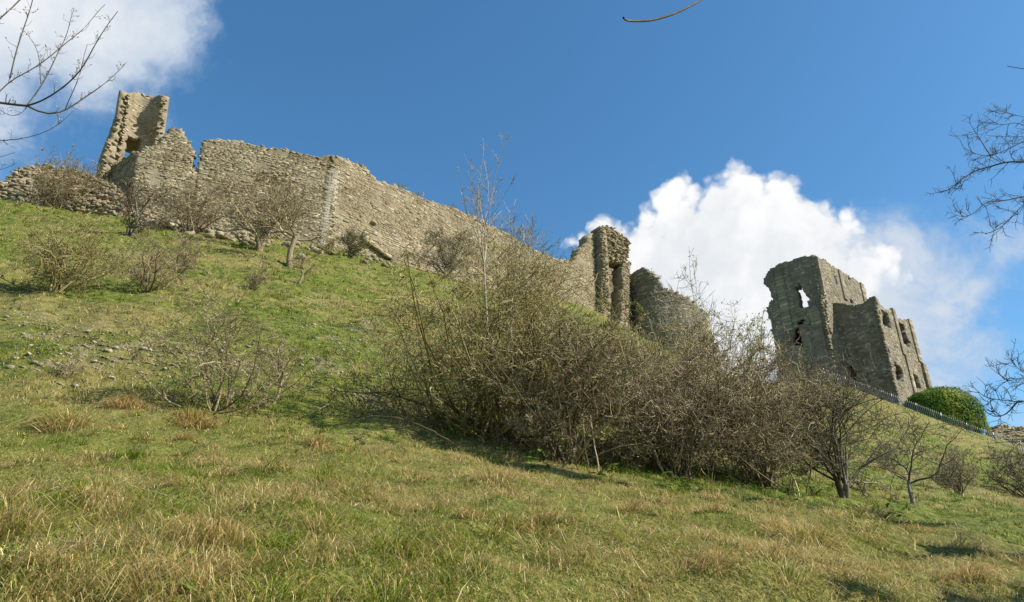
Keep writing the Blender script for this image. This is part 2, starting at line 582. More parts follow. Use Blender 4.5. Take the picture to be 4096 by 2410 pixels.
VARIANTS = stone_variants()
_v = VARIANTS[0][0].copy()
_v[4:8] = [[-.5, .46, -.5], [.5, .46, -.5], [.5, .46, .5], [-.5, .46, .5]]
_v[8:12] = [[-.485, .5, -.47], [.485, .49, -.47], [.485, .5, .47], [-.485, .49, .47]]
VARIANTS.append((_v, VARIANTS[0][1]))          # squarer dressed block


def boulder_variants(k=12):
    out = []
    for s in range(k):
        r = np.random.default_rng(300 + s)
        V = []
        for z, n, rr in ((-.5, 4, .42), (-.1, 6, .58), (.28, 6, .46), (.5, 3, .2)):
            for a in range(n):
                t = 2 * math.pi * (a + r.uniform(-.3, .3)) / n
                q = rr * r.uniform(.78, 1.18)
                V.append((q * math.cos(t), q * math.sin(t), z + r.uniform(-.09, .09)))
        V = np.array(V)
        import bmesh
        bm = bmesh.new()
        for v in V:
            bm.verts.new(v)
        bmesh.ops.convex_hull(bm, input=bm.verts)
        bmesh.ops.triangulate(bm, faces=bm.faces)
        loose = [v for v in bm.verts if not v.link_faces]
        for v in loose:
            bm.verts.remove(v)
        bm.verts.index_update()
        VV = np.array([v.co[:] for v in bm.verts])
        FF = np.array([[v.index for v in f.verts] for f in bm.faces])
        bm.free()
        out.append((VV, FF))
    return out


BOULDERS = boulder_variants()


def chip_variants(k=10):
    out = []
    for s in range(k):
        r = np.random.default_rng(500 + s)
        V = [(0, 0, .5 + r.uniform(-.1, .1))]
        n = 5
        for a in range(n):
            t = 2 * math.pi * (a + r.uniform(-.3, .3)) / n
            V.append((r.uniform(.4, .62) * math.cos(t), r.uniform(.4, .62) * math.sin(t), r.uniform(-.15, .2)))
        V.append((r.uniform(-.1, .1), r.uniform(-.1, .1), -.5))
        Ft = [[0, 1 + a, 1 + (a + 1) % n] for a in range(n)] + [[6, 1 + (a + 1) % n, 1 + a] for a in range(n)]
        V[0] = (r.uniform(-.25, .25), r.uniform(-.25, .25), V[0][2])
        out.append((np.array(V), np.array(Ft)))
    return out


CHIPS = chip_variants()
_cache = {}


def variant_mesh(kind, i, mat):
    key = (kind, i, mat.name)
    if key not in _cache:
        V, Fq = (VARIANTS if kind == 's' else BOULDERS)[i]
        _cache[key] = mesh('stone', V, [Fq], [mat])
    return _cache[key]


class Ruin:
    """one piece of ruined masonry: a core of mortar and rubble, and its stones"""
    def __init__(self, name, label, cat, base, mat=None, mortar=None, seed=1, group=None):
        self.o = link(name, None, loc=tuple(base), label=label, cat=cat, group=group)
        self.base = np.asarray(base, float)
        self.mat, self.mortar = mat or MAT_WARM, mortar or MAT_MORTAR
        self.r = np.random.default_rng(seed)
        self.stones = []          # (kind, variant, centre, ex, ey, ez)
        self.cores = []           # (part name, vertices, quads)
        self.part = 'wall_core'

    def add_core(self, V, Fq):
        self.cores.append((self.part, V, np.asarray(Fq)))

    def place(self, name, mat, stone):
        """one stone as a part of its own"""
        kd, vi, c, ex, ey, ez = stone
        ob = link(name, variant_mesh(kd, vi, mat), self.o)
        M = Matrix.Identity(4)
        for a, e in enumerate((ex, ey, ez)):
            for b in range(3):
                M[b][a] = e[b]
        for b in range(3):
            M[b][3] = c[b] - self.base[b]
        ob.matrix_local = M
        return ob

    def join(self, name, stones, kind=None):
        VV, FQ, FT, tone, nv = [], [], [], [], 0
        for (kd, vi, c, ex, ey, ez) in stones:
            V, Fq = (VARIANTS if kd == 's' else BOULDERS)[vi]
            P = V[:, :1] * ex + V[:, 1:2] * ey + V[:, 2:3] * ez + c - self.base
            VV.append(P)
            (FQ if kd == 's' else FT).append(Fq + nv)
            tone.append(np.full(len(P), self.r.random()))
            nv += len(P)
        if VV:
            fl = [np.concatenate(f) for f in (FQ, FT) if f]
            link(name, mesh(name, np.concatenate(VV), fl, [self.mat], {'tone': np.concatenate(tone)}), self.o, kind=kind)

    def panel(self, S, basis, ur, vr, poly, holes=(), thick=1.2, course=(.10, .19), length=(.2, .58), proud=.012, cell=.24,
              jitter=5.0, edge=True, rough=0.0, mortar_in=0.02, edge_size=(.18, .42), skip=0.0, tilt=0.0, nedge=0, no_edge=()):
        r = self.r
        u0, u1 = ur
        v0, v1 = vr
        nu, nv = max(2, int((u1 - u0) / cell)), max(2, int((v1 - v0) / cell))
        uu = np.linspace(u0, u1, nu + 1)
        vv = np.linspace(v0, v1, nv + 1)

        def inside(u, v, jit=True):
            px, py = project(S(u, v, 0 * u))
            if jit:
                px = px + (fbm(u * 1.7, v * 1.7, 3.1, 2) - .5) * 4 * jitter
                py = py + (fbm(u * 1.7, v * 1.7, 7.7, 2) - .5) * 4 * jitter
            k = in_poly(px, py, poly)
            for h in holes:
                k &= ~in_poly(px, py, h)
            return k
        uc, vc = 0.5 * (uu[1:] + uu[:-1]), 0.5 * (vv[1:] + vv[:-1])
        UC, VC = np.meshgrid(uc, vc, indexing='ij')
        fill = inside(UC, VC)
        pxo, pyo = project(S(UC, VC, 0 * UC))
        opening = np.zeros_like(fill)
        for h in holes:
            opening |= in_poly(pxo, pyo, [(np.mean([q[0] for q in h]) + 1.25 * (x - np.mean([q[0] for q in h])), np.mean([q[1] for q in h]) + 1.25 * (y - np.mean([q[1] for q in h]))) for x, y in h])
        pad_o = np.pad(opening, 1)
        UG, VG = np.meshgrid(uu, vv, indexing='ij')
        ju = (fbm(UG * 3.1, VG * 3.1, 1.3, 2) - .5) * cell * 1.6
        jv = (fbm(UG * 3.1, VG * 3.1, 9.3, 2) - .5) * cell * 1.6
        jw = (fbm(UG * 2.1, VG * 2.1, 5.3, 3) - .5) * (0.05 + rough)
        front = S(UG + ju, VG + jv, mortar_in + jw)
        back = S(UG + ju, VG + jv, thick + jw)
        idx = np.arange((nu + 1) * (nv + 1)).reshape(nu + 1, nv + 1)
        off = idx.size
        V = np.concatenate([front.reshape(-1, 3), back.reshape(-1, 3)])
        I, J = np.nonzero(fill)
        q = [np.stack([idx[I, J], idx[I + 1, J], idx[I + 1, J + 1], idx[I, J + 1]], -1),
             np.stack([idx[I, J], idx[I, J + 1], idx[I + 1, J + 1], idx[I + 1, J]], -1) + off]
        pad = np.pad(fill, 1)
        bnd = []
        for (di, dj, a, b) in ((-1, 0, (0, 0), (0, 1)), (1, 0, (1, 1), (1, 0)), (0, -1, (1, 0), (0, 0)), (0, 1, (0, 1), (1, 1))):
            ei, ej = np.nonzero(fill & ~pad[1 + di:1 + di + nu, 1 + dj:1 + dj + nv])
            A = idx[ei + a[0], ej + a[1]]
            B = idx[ei + b[0], ej + b[1]]
            q.append(np.stack([A, B, B + off, A + off], -1))
            if dj != -1 and di not in [e for e in no_edge if e != 0 and dj == 0]:
                ke = ~pad_o[1 + ei + di, 1 + ej + dj]
                bnd.append((ei[ke], ej[ke], di, dj))
        Q = np.concatenate(q)
        used = np.unique(Q)
        remap = np.zeros(len(V), int)
        remap[used] = np.arange(len(used))
        self.add_core(V[used], remap[Q])
        # coursed stones on the face
        cu, cv, cl, ch = [], [], [], []
        v = v0
        while v < v1:
            h = r.uniform(*course)
            u = u0 - r.uniform(0, .5)
            while u < u1:
                l = r.uniform(*length) * (0.7 + 0.6 * h / course[1])
                cu.append(u + l / 2)
                cv.append(v + h / 2)
                cl.append(l)
                ch.append(h)
                u += l
            v += h
        cu, cv, cl, ch = map(np.array, (cu, cv, cl, ch))
        cv2 = cv + tilt * cu + 0.10 * (fbm(cu * .5, cv * .8, 2.2, 2) - .5)
        k = inside(cu, cv2) & inside(cu - .35 * cl, cv2) & inside(cu + .35 * cl, cv2)
        k &= r.random(len(cu)) > skip + .75 * smooth(fbm(cu * .55, cv * .8, 61.0, 3), .56, .70) * (rough < .05)
        cu, cv2, cl, ch = cu[k], cv2[k], cl[k], ch[k]
        C = S(cu, cv2, np.zeros(len(cu)))
        t, n, up = basis(cu, cv2)
        for i in range(len(cu)):
            d = r.uniform(.22, .34)
            pr = r.normal(proud, .011 + rough * .5) + (0.05 if r.random() < .03 else 0) + .05 * (vnoise(C[i][0] * .9, C[i][1] * .9, C[i][2] * .9) - .5)
            gx, gz = r.uniform(.004, .022), r.uniform(.004, .018)
            lt = math.radians(r.normal(0, 2.0 + 30 * rough))
            tt = t[i] * math.cos(lt) + up[i] * math.sin(lt)
            uz = up[i] * math.cos(lt) - t[i] * math.sin(lt)
            self.stones.append(('s', int(r.integers(16)), C[i] + n[i] * (pr - d / 2), tt * (cl[i] - gx), n[i] * d, uz * (ch[i] - gz)))
        if edge:
            for ei, ej, di, dj in bnd:
                for a, b in zip(ei, ej):
                    m = nedge if nedge else 1 if thick < .8 else 2
                    for w in r.uniform(0.02, max(thick - .1, .1), m):
                        if r.random() < .22:
                            continue
                        sz = r.uniform(*edge_size)
                        uq = np.array([uc[a] + (.42 * cell) * di + r.uniform(-.08, .08)])
                        vq = np.array([vc[b] + (.42 * cell) * dj + r.uniform(-.08, .08)])
                        c = S(uq, vq, np.array([w]))[0]
                        t1, n1, u1_ = (x[0] for x in basis(uq, vq))
                        self.add_loose(c, t1, n1, u1_, (sz * r.uniform(.9, 1.5), sz, sz * r.uniform(.45, .8)), 22)

    def add_loose(self, c, t, n, up, size, deg=25, kind=None):
        r = self.r
        M = Matrix((t, n, up)).transposed()
        e = Matrix.Rotation(math.radians(r.normal(0, deg)), 3, 'X') @ Matrix.Rotation(math.radians(r.normal(0, deg)), 3, 'Y') @ Matrix.Rotation(math.radians(r.normal(0, deg)), 3, 'Z')
        B = np.array(M @ e)
        self.stones.append((kind or 'b', int(r.integers(12)), np.asarray(c), B[:, 0] * size[0], B[:, 1] * size[1], B[:, 2] * size[2]))

    def rubble(self, S, basis, ur, vr, poly, n, size=(.25, .6), depth=(-.1, .2), deg=30, holes=()):
        r = self.r
        u, v = r.uniform(*ur, n * 4), r.uniform(*vr, n * 4)
        px, py = project(S(u, v, 0 * u))
        k = in_poly(px, py, poly)
        for h in holes:
            k &= ~in_poly(px, py, h)
        u, v = u[k][:n], v[k][:n]
        C = S(u, v, 0 * u)
        t, nn, up = basis(u, v)
        for i in range(len(u)):
            s = r.uniform(*size)
            self.add_loose(C[i] + nn[i] * r.uniform(*depth), t[i], nn[i], up[i], (s * r.uniform(.9, 1.6), s, s * r.uniform(.4, .8)), deg)

    def box(self, S, u0, u1, v0, v1, w0, w1):
        u = np.array([u0, u1, u1, u0, u0, u1, u1, u0], float)
        v = np.array([v0, v0, v1, v1, v0, v0, v1, v1], float)
        w = np.array([w0, w0, w0, w0, w1, w1, w1, w1], float)
        self.add_core(S(u, v, w), [[0, 1, 2, 3], [4, 7, 6, 5], [0, 4, 5, 1], [1, 5, 6, 2], [2, 6, 7, 3], [3, 7, 4, 0]])

    def finish(self, nparts=300, stone_name='stone', rest_name='stonework'):
        for name in dict.fromkeys(c[0] for c in self.cores):
            vs = [c for c in self.cores if c[0] == name]
            off = np.cumsum([0] + [len(c[1]) for c in vs])
            V = np.concatenate([c[1] for c in vs])
            Fc = np.concatenate([c[2] + o for c, o in zip(vs, off)])
            Fc = Fc[V[Fc, 2].max(1) > ground(V[Fc[:, 0], 0], V[Fc[:, 0], 1], False) - .8]
            if not len(Fc):
                continue
            use = np.unique(Fc)
            rm = np.zeros(len(V), int)
            rm[use] = np.arange(len(use))
            link(name, mesh(name, V[use] - self.base, [rm[Fc]], [self.mortar]), self.o)
        C = np.array([s[2] for s in self.stones])
        gk = C[:, 2] > ground(C[:, 0], C[:, 1], False) - .45
        st = [s for s, k in zip(self.stones, gk) if k]
        C = C[gk]
        size = np.array([np.linalg.norm(s[3]) * np.linalg.norm(s[5]) for s in st])
        px, py = project(C)
        vis = (px > -40) & (px < 4136) & (py > -40) & (py < 2450)
        vis &= C[:, 2] > ground(C[:, 0], C[:, 1], False) - .1
        score = size / np.linalg.norm(C - EYE, axis=1) ** 2 * vis
        single = [i for i in np.argsort(-score)[:nparts] if score[i] > 0]
        chosen = set(single)
        for i in single:
            self.place(stone_name, self.mat, st[i])
        self.join(rest_name, [s for i, s in enumerate(st) if i not in chosen], 'stuff')
        return self.o


def plane_wall(A, B):
    """vertical plane through two plan points; u metres from A towards B, v = world z, w metres behind the face"""
    A, B = np.asarray(A[:2], float), np.asarray(B[:2], float)
    d = (B - A) / np.linalg.norm(B - A)
    n = np.array([d[1], -d[0]])
    if n @ (EYE[:2] - A) < 0:
        n = -n

    def S(u, v, w, lean=0.0):
        u, v, w = np.broadcast_arrays(np.asarray(u, float), np.asarray(v, float), np.asarray(w, float))
        return np.stack([A[0] + d[0] * u - n[0] * w, A[1] + d[1] * u - n[1] * w, v], -1)

    def basis(u, v):
        k = len(u)
        return np.tile([d[0], d[1], 0], (k, 1)), np.tile([n[0], n[1], 0], (k, 1)), np.tile([0, 0, 1.], (k, 1))
    return S, basis, float(np.linalg.norm(B - A)), n


def plan(px, py, Y):
    return at(px, py, Y)


# --- curtain wall, straight and angled runs ---------------------------------
P_left = plan(500, 800, 52.0)
P_gap = plan(795, 700, 54.0)
P_corner = plan(1322, 800, 58.0)
P_end = plan(2376, 1150, 86.0)

frag = Ruin('wall_fragment', 'pointed fragment of rubble wall between the hollow tower and the narrow gap', 'wall', [P_left[0], P_left[1], 36], seed=11)
S1, B1, L1, n1 = plane_wall(P_left, P_gap)
poly = [(550, 611), (587, 591), (631, 575), (647, 563), (655, 547), (684, 518), (708, 506), (728, 526), (744, 551), (772, 599), (776, 625), (768, 668), (782, 690),
        (784, 720), (780, 800), (778, 1000), (470, 1000), (522, 781)]
frag.panel(S1, B1, (-1.5, L1 + 1.0), (31, 54), poly, thick=1.3, jitter=2.5, edge_size=(.15, .34))
Sr, Br, Lr, nr_ = plane_wall(plan(415, 700, 58.0), plan(548, 700, 52.4))
frag.panel(Sr, Br, (-.5, Lr), (32, 50), [(420, 662), (468, 655), (497, 640), (530, 612), (551, 611), (522, 781), (500, 900), (380, 900), (395, 700)], thick=.9, rough=.05, jitter=3)
frag.finish()

wall = Ruin('curtain_wall', 'long rubble curtain wall with a pale vertical angle, falling away towards the keep', 'wall', [P_corner[0], P_corner[1], 34], seed=12)
S2, B2, L2, n2_ = plane_wall(P_gap, P_corner)
poly = [(808, 564), (870, 557), (929, 560), (1052, 586), (1150, 600), (1281, 631), (1300, 628), (1324, 622), (1345, 626), (1338, 800), (1330, 1080), (768, 1080), (772, 800), (784, 720),
        (790, 684), (803, 640), (802, 619), (809, 590)]
wall.panel(S2, B2, (-1, L2 + .2), (30, 56), poly, thick=1.5, jitter=2.5, edge_size=(.15, .34), no_edge=(1,))
wall.rubble(S2, B2, (2.5, 7.5), (41, 46), [(1000, 690), (1180, 690), (1200, 740), (1020, 730)], 60, (.2, .4), (-.05, .06), 8)
S3, B3, L3, n3_ = plane_wall(P_corner, P_end)
poly = [(1324, 622), (1364, 629), (1395, 645), (1440, 668), (1446, 660), (1466, 668), (1475, 690), (1510, 724), (1576, 738), (1652, 776), (1729, 810), (1820, 838), (1895, 867), (1938, 890),
        (2043, 943), (2100, 978), (2157, 1010), (2229, 1038), (2295, 1043), (2312, 1020), (2324, 1000), (2348, 976), (2352, 952), (2367, 938), (2385, 930), (2390, 1320), (1330, 1320)]
slot = [(2257, 1133), (2300, 1152), (2367, 1188), (2372, 1205), (2320, 1187), (2270, 1162)]
putlog = [(1428, 852), (1440, 850), (1444, 868), (1432, 870)]
wall.panel(S3, B3, (-.1, L3 + .3), (31, 58), poly, holes=[putlog], thick=1.5, jitter=3, cell=.3, edge_size=(.15, .36), no_edge=(-1, 1))
# projecting plinth that starts part-way along and is undercut
plinth = [(1462, 914), (1600, 968), (1800, 1046), (2000, 1120), (2000, 1330), (1700, 1250), (1560, 1035), (1500, 990), (1452, 962)]
wall.part = 'plinth'
S3b = lambda u, v, w: S3(u, v, w - .38)
wall.panel(S3b, B3, (2, 24), (33, 46), plinth, thick=.5, course=(.15, .24), length=(.28, .6), proud=.01, edge=False, jitter=2)
# quoins of the pale angle
for k in range(34):
    v = 34.2 + k * .29
    px, py = project(np.array([P_corner[0], P_corner[1], v]))
    if py < 640:
        break
    for S_, B_, sgn in ((S2, B2, -1), (S3, B3, 1)):
        l = .62 if (k % 2) == (sgn > 0) else .42
        u = (L2 - l / 2) if sgn < 0 else l / 2
        t, n, up = (x[0] for x in B_(np.array([u]), np.array([v])))
        c = S_(np.array([u]), np.array([v]), np.array([0.0]))[0] - n * .085
        wall.place('quoin', MAT_QUOIN, ('s', 16, c + n * .012, t * (l - .01), n * .22, up * .28))
# corbel and loose cap stones
for (pxx, pyy, sz) in ((1438, 882, .5),):
    u = np.array([5.4])
c = S3(np.array([4.9]), np.array([40.0]), np.array([-.1]))[0]
wall.add_loose(c, *(x[0] for x in B3(np.array([4.9]), np.array([40.0]))), (.6, .5, .3), 4)
wall.finish()

# --- hollow tower ---------------------------------------------------------
TC = plan(528, 620, 58.0)
back = np.array([-.68, .733])
bang = math.atan2(back[1], back[0])
RIN = 1.5


def St(u, v, w):
    """inside face of a round shell: u along the curve, w outwards into the wall"""
    u, v, w = np.broadcast_arrays(np.asarray(u, float), np.asarray(v, float), np.asarray(w, float))
    a = bang - u / RIN
    rr = RIN + w * (1.0 + .9 * smooth(-v, -49.5, -43))
    ln = -.09 * (v - 49.0)
    return np.stack([TC[0] + rr * np.cos(a) + .85 * ln, TC[1] + rr * np.sin(a) + .53 * ln, v], -1)


def Bt(u, v):
    a = bang - np.asarray(u) / RIN
    k = len(a)
    return np.stack([np.sin(a), -np.cos(a), 0 * a], -1), np.stack([-np.cos(a), -np.sin(a), 0 * a], -1), np.tile([0, 0, 1.], (k, 1))


tower = Ruin('hollow_tower', 'tall hollow round tower shell with a window opening, broken open towards the slope', 'tower', [TC[0], TC[1], 37], seed=13)
half = RIN * math.radians(100)
poly = [(395, 900), (380, 700), (430, 560), (470, 400), (474, 391), (500, 386), (522, 376), (560, 366), (600, 364), (631, 372), (650, 390), (668, 400), (668, 480), (660, 560), (640, 900)]
hole = [(508, 545), (562, 559), (557, 655), (490, 655)]
tower.panel(St, Bt, (-half, half), (36, 54), poly, [hole], thick=.78, course=(.14, .24), length=(.25, .55), edge_size=(.2, .46), cell=.24, jitter=2)
# coursed outside face, seen past the jamb
So = lambda u, v, w: St(u, v, .79 - w)
Bo = lambda u, v: (lambda q: (q[0], -q[1], q[2]))(Bt(u, v))
tower.panel(So, Bo, (-half, half), (36, 48.6), [(300, 900), (300, 300), (720, 300), (720, 900)], [[(470, 530), (575, 545), (570, 680), (470, 680)]], thick=.3, edge=False, cell=.5)
keepst = []
for s in tower.stones:          # trim the outside stones to the ragged top of the shell
    px, py = project(s[2])
    lim = np.interp(px, [380, 430, 470, 500, 560, 600, 650, 670], [600, 520, 405, 392, 372, 370, 396, 405])
    if py > lim - 4:
        keepst.append(s)
tower.stones = keepst
q = ray(535, 548)                       # deep embrasure behind the opening
zt = EYE[2] + q[2] / q[1] * (TC[1] + 1.0)
q = ray(520, 690)
zb = EYE[2] + q[2] / q[1] * (TC[1] + 1.0)
ug = np.linspace(-half, half, 400)
pxg, _ = project(St(ug, np.full(400, .6 * zt + .4 * zb), np.zeros(400)))
ug = ug[(pxg > 500) & (pxg < 563) & (np.abs(ug) < RIN * 1.2)]
u = np.array([ug.min(), ug.max(), ug.max(), ug.min()] * 2, float)
v = np.array([zb, zb, zt + .1, zt + .1] * 2, float)
v[6:8] -= .8
w = np.array([.6] * 4 + [2.4] * 4)
tower.add_core(St(u, v, w * (1 / (1.0 + .9 * smooth(-v, -49.5, -43)))), [[1, 5, 6, 2], [2, 6, 7, 3], [3, 7, 4, 0]])
tower.finish()

# --- stub of a gate tower --------------------------------------------------
C_st = plan(2406, 1060, 86.0)
stub = Ruin('tower_stub', 'tall broken stub of tower with a doorway recess under a lump of rubble core', 'tower', [C_st[0], C_st[1], 38], seed=14)
Ss, Bs, Ls, ns = plane_wall(C_st, plan(2516, 1060, 89.0))
body = [(2404, 908), (2425, 905), (2479, 934), (2498, 950), (2512, 972), (2514, 1000), (2504, 1051), (2517, 1055), (2520, 1130), (2520, 1320), (2404, 1320)]
door = [(2429, 1056), (2441, 1044), (2488, 1051), (2490, 1184), (2480, 1300), (2432, 1300)]
stub.panel(Ss, Bs, (-.1, Ls + .4), (36, 62), body, [door], thick=1.9, rough=.06, cell=.26, jitter=1, edge_size=(.15, .35), nedge=1)
core_poly = [(2404, 908), (2430, 902), (2479, 930), (2515, 970), (2516, 1000), (2506, 1050), (2488, 1051), (2441, 1040), (2412, 1066)]
stub.rubble(Ss, Bs, (-.3, Ls + .4), (40, 62), core_poly, 420, (.2, .44), (-.1, .28), 20)
Sb, Bb, Lb, nb = plane_wall(plan(2400, 1060, 90.5), plan(2530, 1060, 93))
stub.panel(Sb, Bb, (-2, Lb + 1), (36, 58), [(2380, 1030), (2519, 1052), (2522, 1330), (2380, 1330)], thick=.6, edge=False)
Sl, Bl, Ll, nl = plane_wall(plan(2371, 1060, 88.8), C_st)
stub.panel(Sl, Bl, (-.2, Ll), (36, 62), [(2360, 940), (2374, 936), (2407, 902), (2412, 1066), (2412, 1330), (2360, 1330)], thick=1.0, jitter=2)
stub.finish()

# --- round bastion --------------------------------------------------------
RC = plan(2668, 1250, 92.5)
tocam = -RC[:2] / np.linalg.norm(RC[:2])
rang = math.atan2(tocam[1], tocam[0])
RR = 5.3


def Sc(u, v, w):
    u, v, w = np.broadcast_arrays(np.asarray(u, float), np.asarray(v, float), np.asarray(w, float))
    a = rang + u / RR
    rr = RR - w + .5 * smooth(v, 45.5, 44.6) * 0 + np.maximum(0, 47.0 - v) * .05
    return np.stack([RC[0] + rr * np.cos(a), RC[1] + rr * np.sin(a), v], -1)


def Bc(u, v):
    a = rang + np.asarray(u) / RR
    return np.stack([-np.sin(a), np.cos(a), 0 * a], -1), np.stack([np.cos(a), np.sin(a), 0 * a], -1), np.tile([0, 0, 1.], (len(a), 1))


bast = Ruin('round_bastion', 'squat round bastion of thin coursed stone with a ragged sloping top', 'tower', [RC[0], RC[1], 37], MAT_GREY, MAT_MORTAR_GREY, seed=15)
poly = [(2470, 1140), (2495, 1128), (2501, 1108), (2536, 1092), (2564, 1073), (2593, 1086), (2615, 1102), (2644, 1130), (2660, 1156), (2720, 1178), (2767, 1200), (2821, 1250), (2900, 1330), (2900, 1600), (2440, 1600)]
bast.panel(Sc, Bc, (-RR * 1.75, RR * 1.75), (34, 58), poly, thick=1.6, course=(.15, .24), length=(.4, 1.0), cell=.3, jitter=3, edge_size=(.25, .55))
for k in range(60):
    a = -1.6 + 3.2 * k / 60
    u = np.array([a * RR])
    v = np.array([45.4])
    t, n, up = (x[0] for x in Bc(u, v))
    pr_ = project(Sc(u, v, np.array([-.06])))
    if abs(a) < 1.2 and in_poly(pr_[0], pr_[1] - 6, poly)[0]:
        bast.stones.append(('s', k % 16, Sc(u, v, np.array([-.06]))[0], t * .27, n * .3, up * .14))
bast.finish()

# --- keep -----------------------------------------------------------------
A0 = plan(3254, 1022, 104.0)
dl = np.array([-.75, .661])
dr = np.array([.748, .664])
keep = Ruin('castle_keep', 'tall grey castle keep ruin in two stepped blocks on the hilltop', 'castle', [A0[0], A0[1], 36], MAT_GREY, MAT_MORTAR_GREY, seed=16)
SA, BA, _, _ = plane_wall(A0[:2] + dl * 16, A0)
polyAl = [(3055, 1115), (3074, 1084), (3104, 1064), (3124, 1056), (3165, 1044), (3188, 1034), (3215, 1024), (3217, 1031), (3246, 1020), (3256, 1020), (3271, 1172), (3287, 1236), (3305, 1341), (3335, 1438), (3350, 1700), (3120, 1700),
          (3108, 1420), (3097, 1357), (3084, 1320), (3084, 1287), (3070, 1266), (3065, 1236), (3087, 1202), (3081, 1162), (3064, 1135)]
winA = [(3178, 1152), (3199, 1133), (3209, 1145), (3214, 1169), (3229, 1179), (3236, 1226), (3204, 1238), (3195, 1189)]
rec1 = [(3178, 1300), (3188, 1282), (3219, 1276), (3214, 1296), (3196, 1302)]
rec2 = [(3170, 1318), (3190, 1306), (3205, 1320), (3212, 1385), (3176, 1385)]
ckw = dict(course=(.17, .26), length=(.26, .65), cell=.33, thick=1.7, edge_size=(.14, .34), proud=.012, nedge=1, mortar_in=.015)
keep.panel(SA, BA, (0, 16), (33, 66), polyAl, [winA, rec1, rec2], jitter=1.6, no_edge=(1,), **ckw)


def recess(ruin, S, P, d, poly_px, w0, w1):
    """blind chamber behind an opening: sides, floor, roof and back"""
    us, vs = [], []
    for (x, y) in poly_px:
        t = plan_cross(P, d, x, y)
        Q = P + d * t
        q = ray(x, y)
        us.append(t)
        vs.append(EYE[2] + q[2] / q[1] * Q[1])
    u0, u1, v0, v1 = min(us) - .15, max(us) + .15, min(vs) - .3, max(vs) + .2
    u = np.array([u0, u1, u1, u0, u0, u1, u1, u0], float)
    v = np.array([v0, v0, v1, v1, v0, v0, v1, v1], float)
    w = np.array([w0, w0, w0, w0, w1, w1, w1, w1], float)
    ruin.part = 'window_chamber'
    ruin.add_core(S(u, v, w), [[4, 7, 6, 5], [0, 4, 5, 1], [1, 5, 6, 2], [2, 6, 7, 3], [3, 7, 4, 0]])


def plan_cross(P, d, px, py):
    """distance along plan line P + t d at which it crosses the pixel's azimuth"""
    q = ray(px, py)
    k = q[0] / q[1]
    return (k * P[1] - P[0]) / (d[0] - k * d[1])


PA = A0[:2] + dl * 16
for hp in (rec1, rec2):
    recess(keep, SA, PA, -dl, hp, 1.2, 4.5)
SB, BB, _, _ = plane_wall(A0, A0[:2] + dr * 22)
polyAr = [(3254, 1020), (3290, 1038), (3296, 1036), (3330, 1066), (3354, 1078), (3391, 1101), (3411, 1118), (3418, 1112), (3431, 1126), (3463, 1157), (3468, 1196), (3500, 1400), (3520, 1700), (3300, 1700)]
keep.part = 'wall_core'
keep.panel(SB, BB, (-.1, 20), (33, 66), polyAr, [[(3398, 1194), (3408, 1198), (3414, 1216), (3398, 1216)], [(3391, 1108), (3401, 1112), (3401, 1128), (3393, 1124)], [(3338, 1108), (3346, 1100), (3350, 1140), (3342, 1135)]], jitter=1.6, no_edge=(-1,), **ckw)


tJ = plan_cross(A0[:2], dr, 3331, 1214)
J = A0[:2] + dr * tJ
tB = plan_cross(J, -dl, 3503, 1197)
Bc0 = J - dl * tB
SE, BE, LE, _ = plane_wall(J, Bc0)
polyBl = [(3325, 1216), (3331, 1214), (3361, 1211), (3388, 1219), (3400, 1214), (3425, 1222), (3455, 1212), (3469, 1197), (3496, 1188), (3505, 1196), (3516, 1275), (3529, 1366), (3550, 1400), (3563, 1484), (3590, 1700), (3330, 1700)]
doorB = [(3384, 1490), (3386, 1474), (3394, 1465), (3403, 1464), (3413, 1470), (3419, 1484), (3424, 1525), (3390, 1525)]
keep.part = 'wall_core'
keep.panel(SE, BE, (-.2, LE + .05), (33, 62), polyBl, [doorB], jitter=1.6, no_edge=(-1, 1), **ckw)
recess(keep, SE, J, (Bc0 - J) / np.linalg.norm(Bc0 - J), doorB, 1.3, 6.0)
SG, BG, _, _ = plane_wall(Bc0, Bc0 + dr * 20)
polyBr = [(3503, 1194), (3516, 1217), (3546, 1238), (3567, 1237), (3580, 1255), (3594, 1275), (3617, 1285), (3631, 1281), (3647, 1288), (3674, 1447), (3701, 1470), (3713, 1544), (3740, 1700), (3560, 1700)]
W = [[(3528, 1244), (3550, 1258), (3560, 1310), (3536, 1298)], [(3597, 1295), (3617, 1305), (3624, 1346), (3637, 1366), (3632, 1383), (3610, 1362), (3602, 1332)],
     [(3582, 1458), (3599, 1470), (3609, 1487), (3612, 1521), (3590, 1521)], [(3651, 1497), (3673, 1514), (3680, 1551), (3658, 1551)]]
W = [[(np.mean([p[0] for p in w]) + 1.3 * (x - np.mean([p[0] for p in w])), np.mean([p[1] for p in w]) + 1.22 * (y - np.mean([p[1] for p in w]))) for x, y in w] for w in W]
keep.part = 'wall_core'
keep.panel(SG, BG, (-.1, 19), (33, 62), polyBr, W, jitter=1.4, no_edge=(-1,), **ckw)
for hp in W:
    recess(keep, SG, Bc0, dr, hp, .8, 4.5)


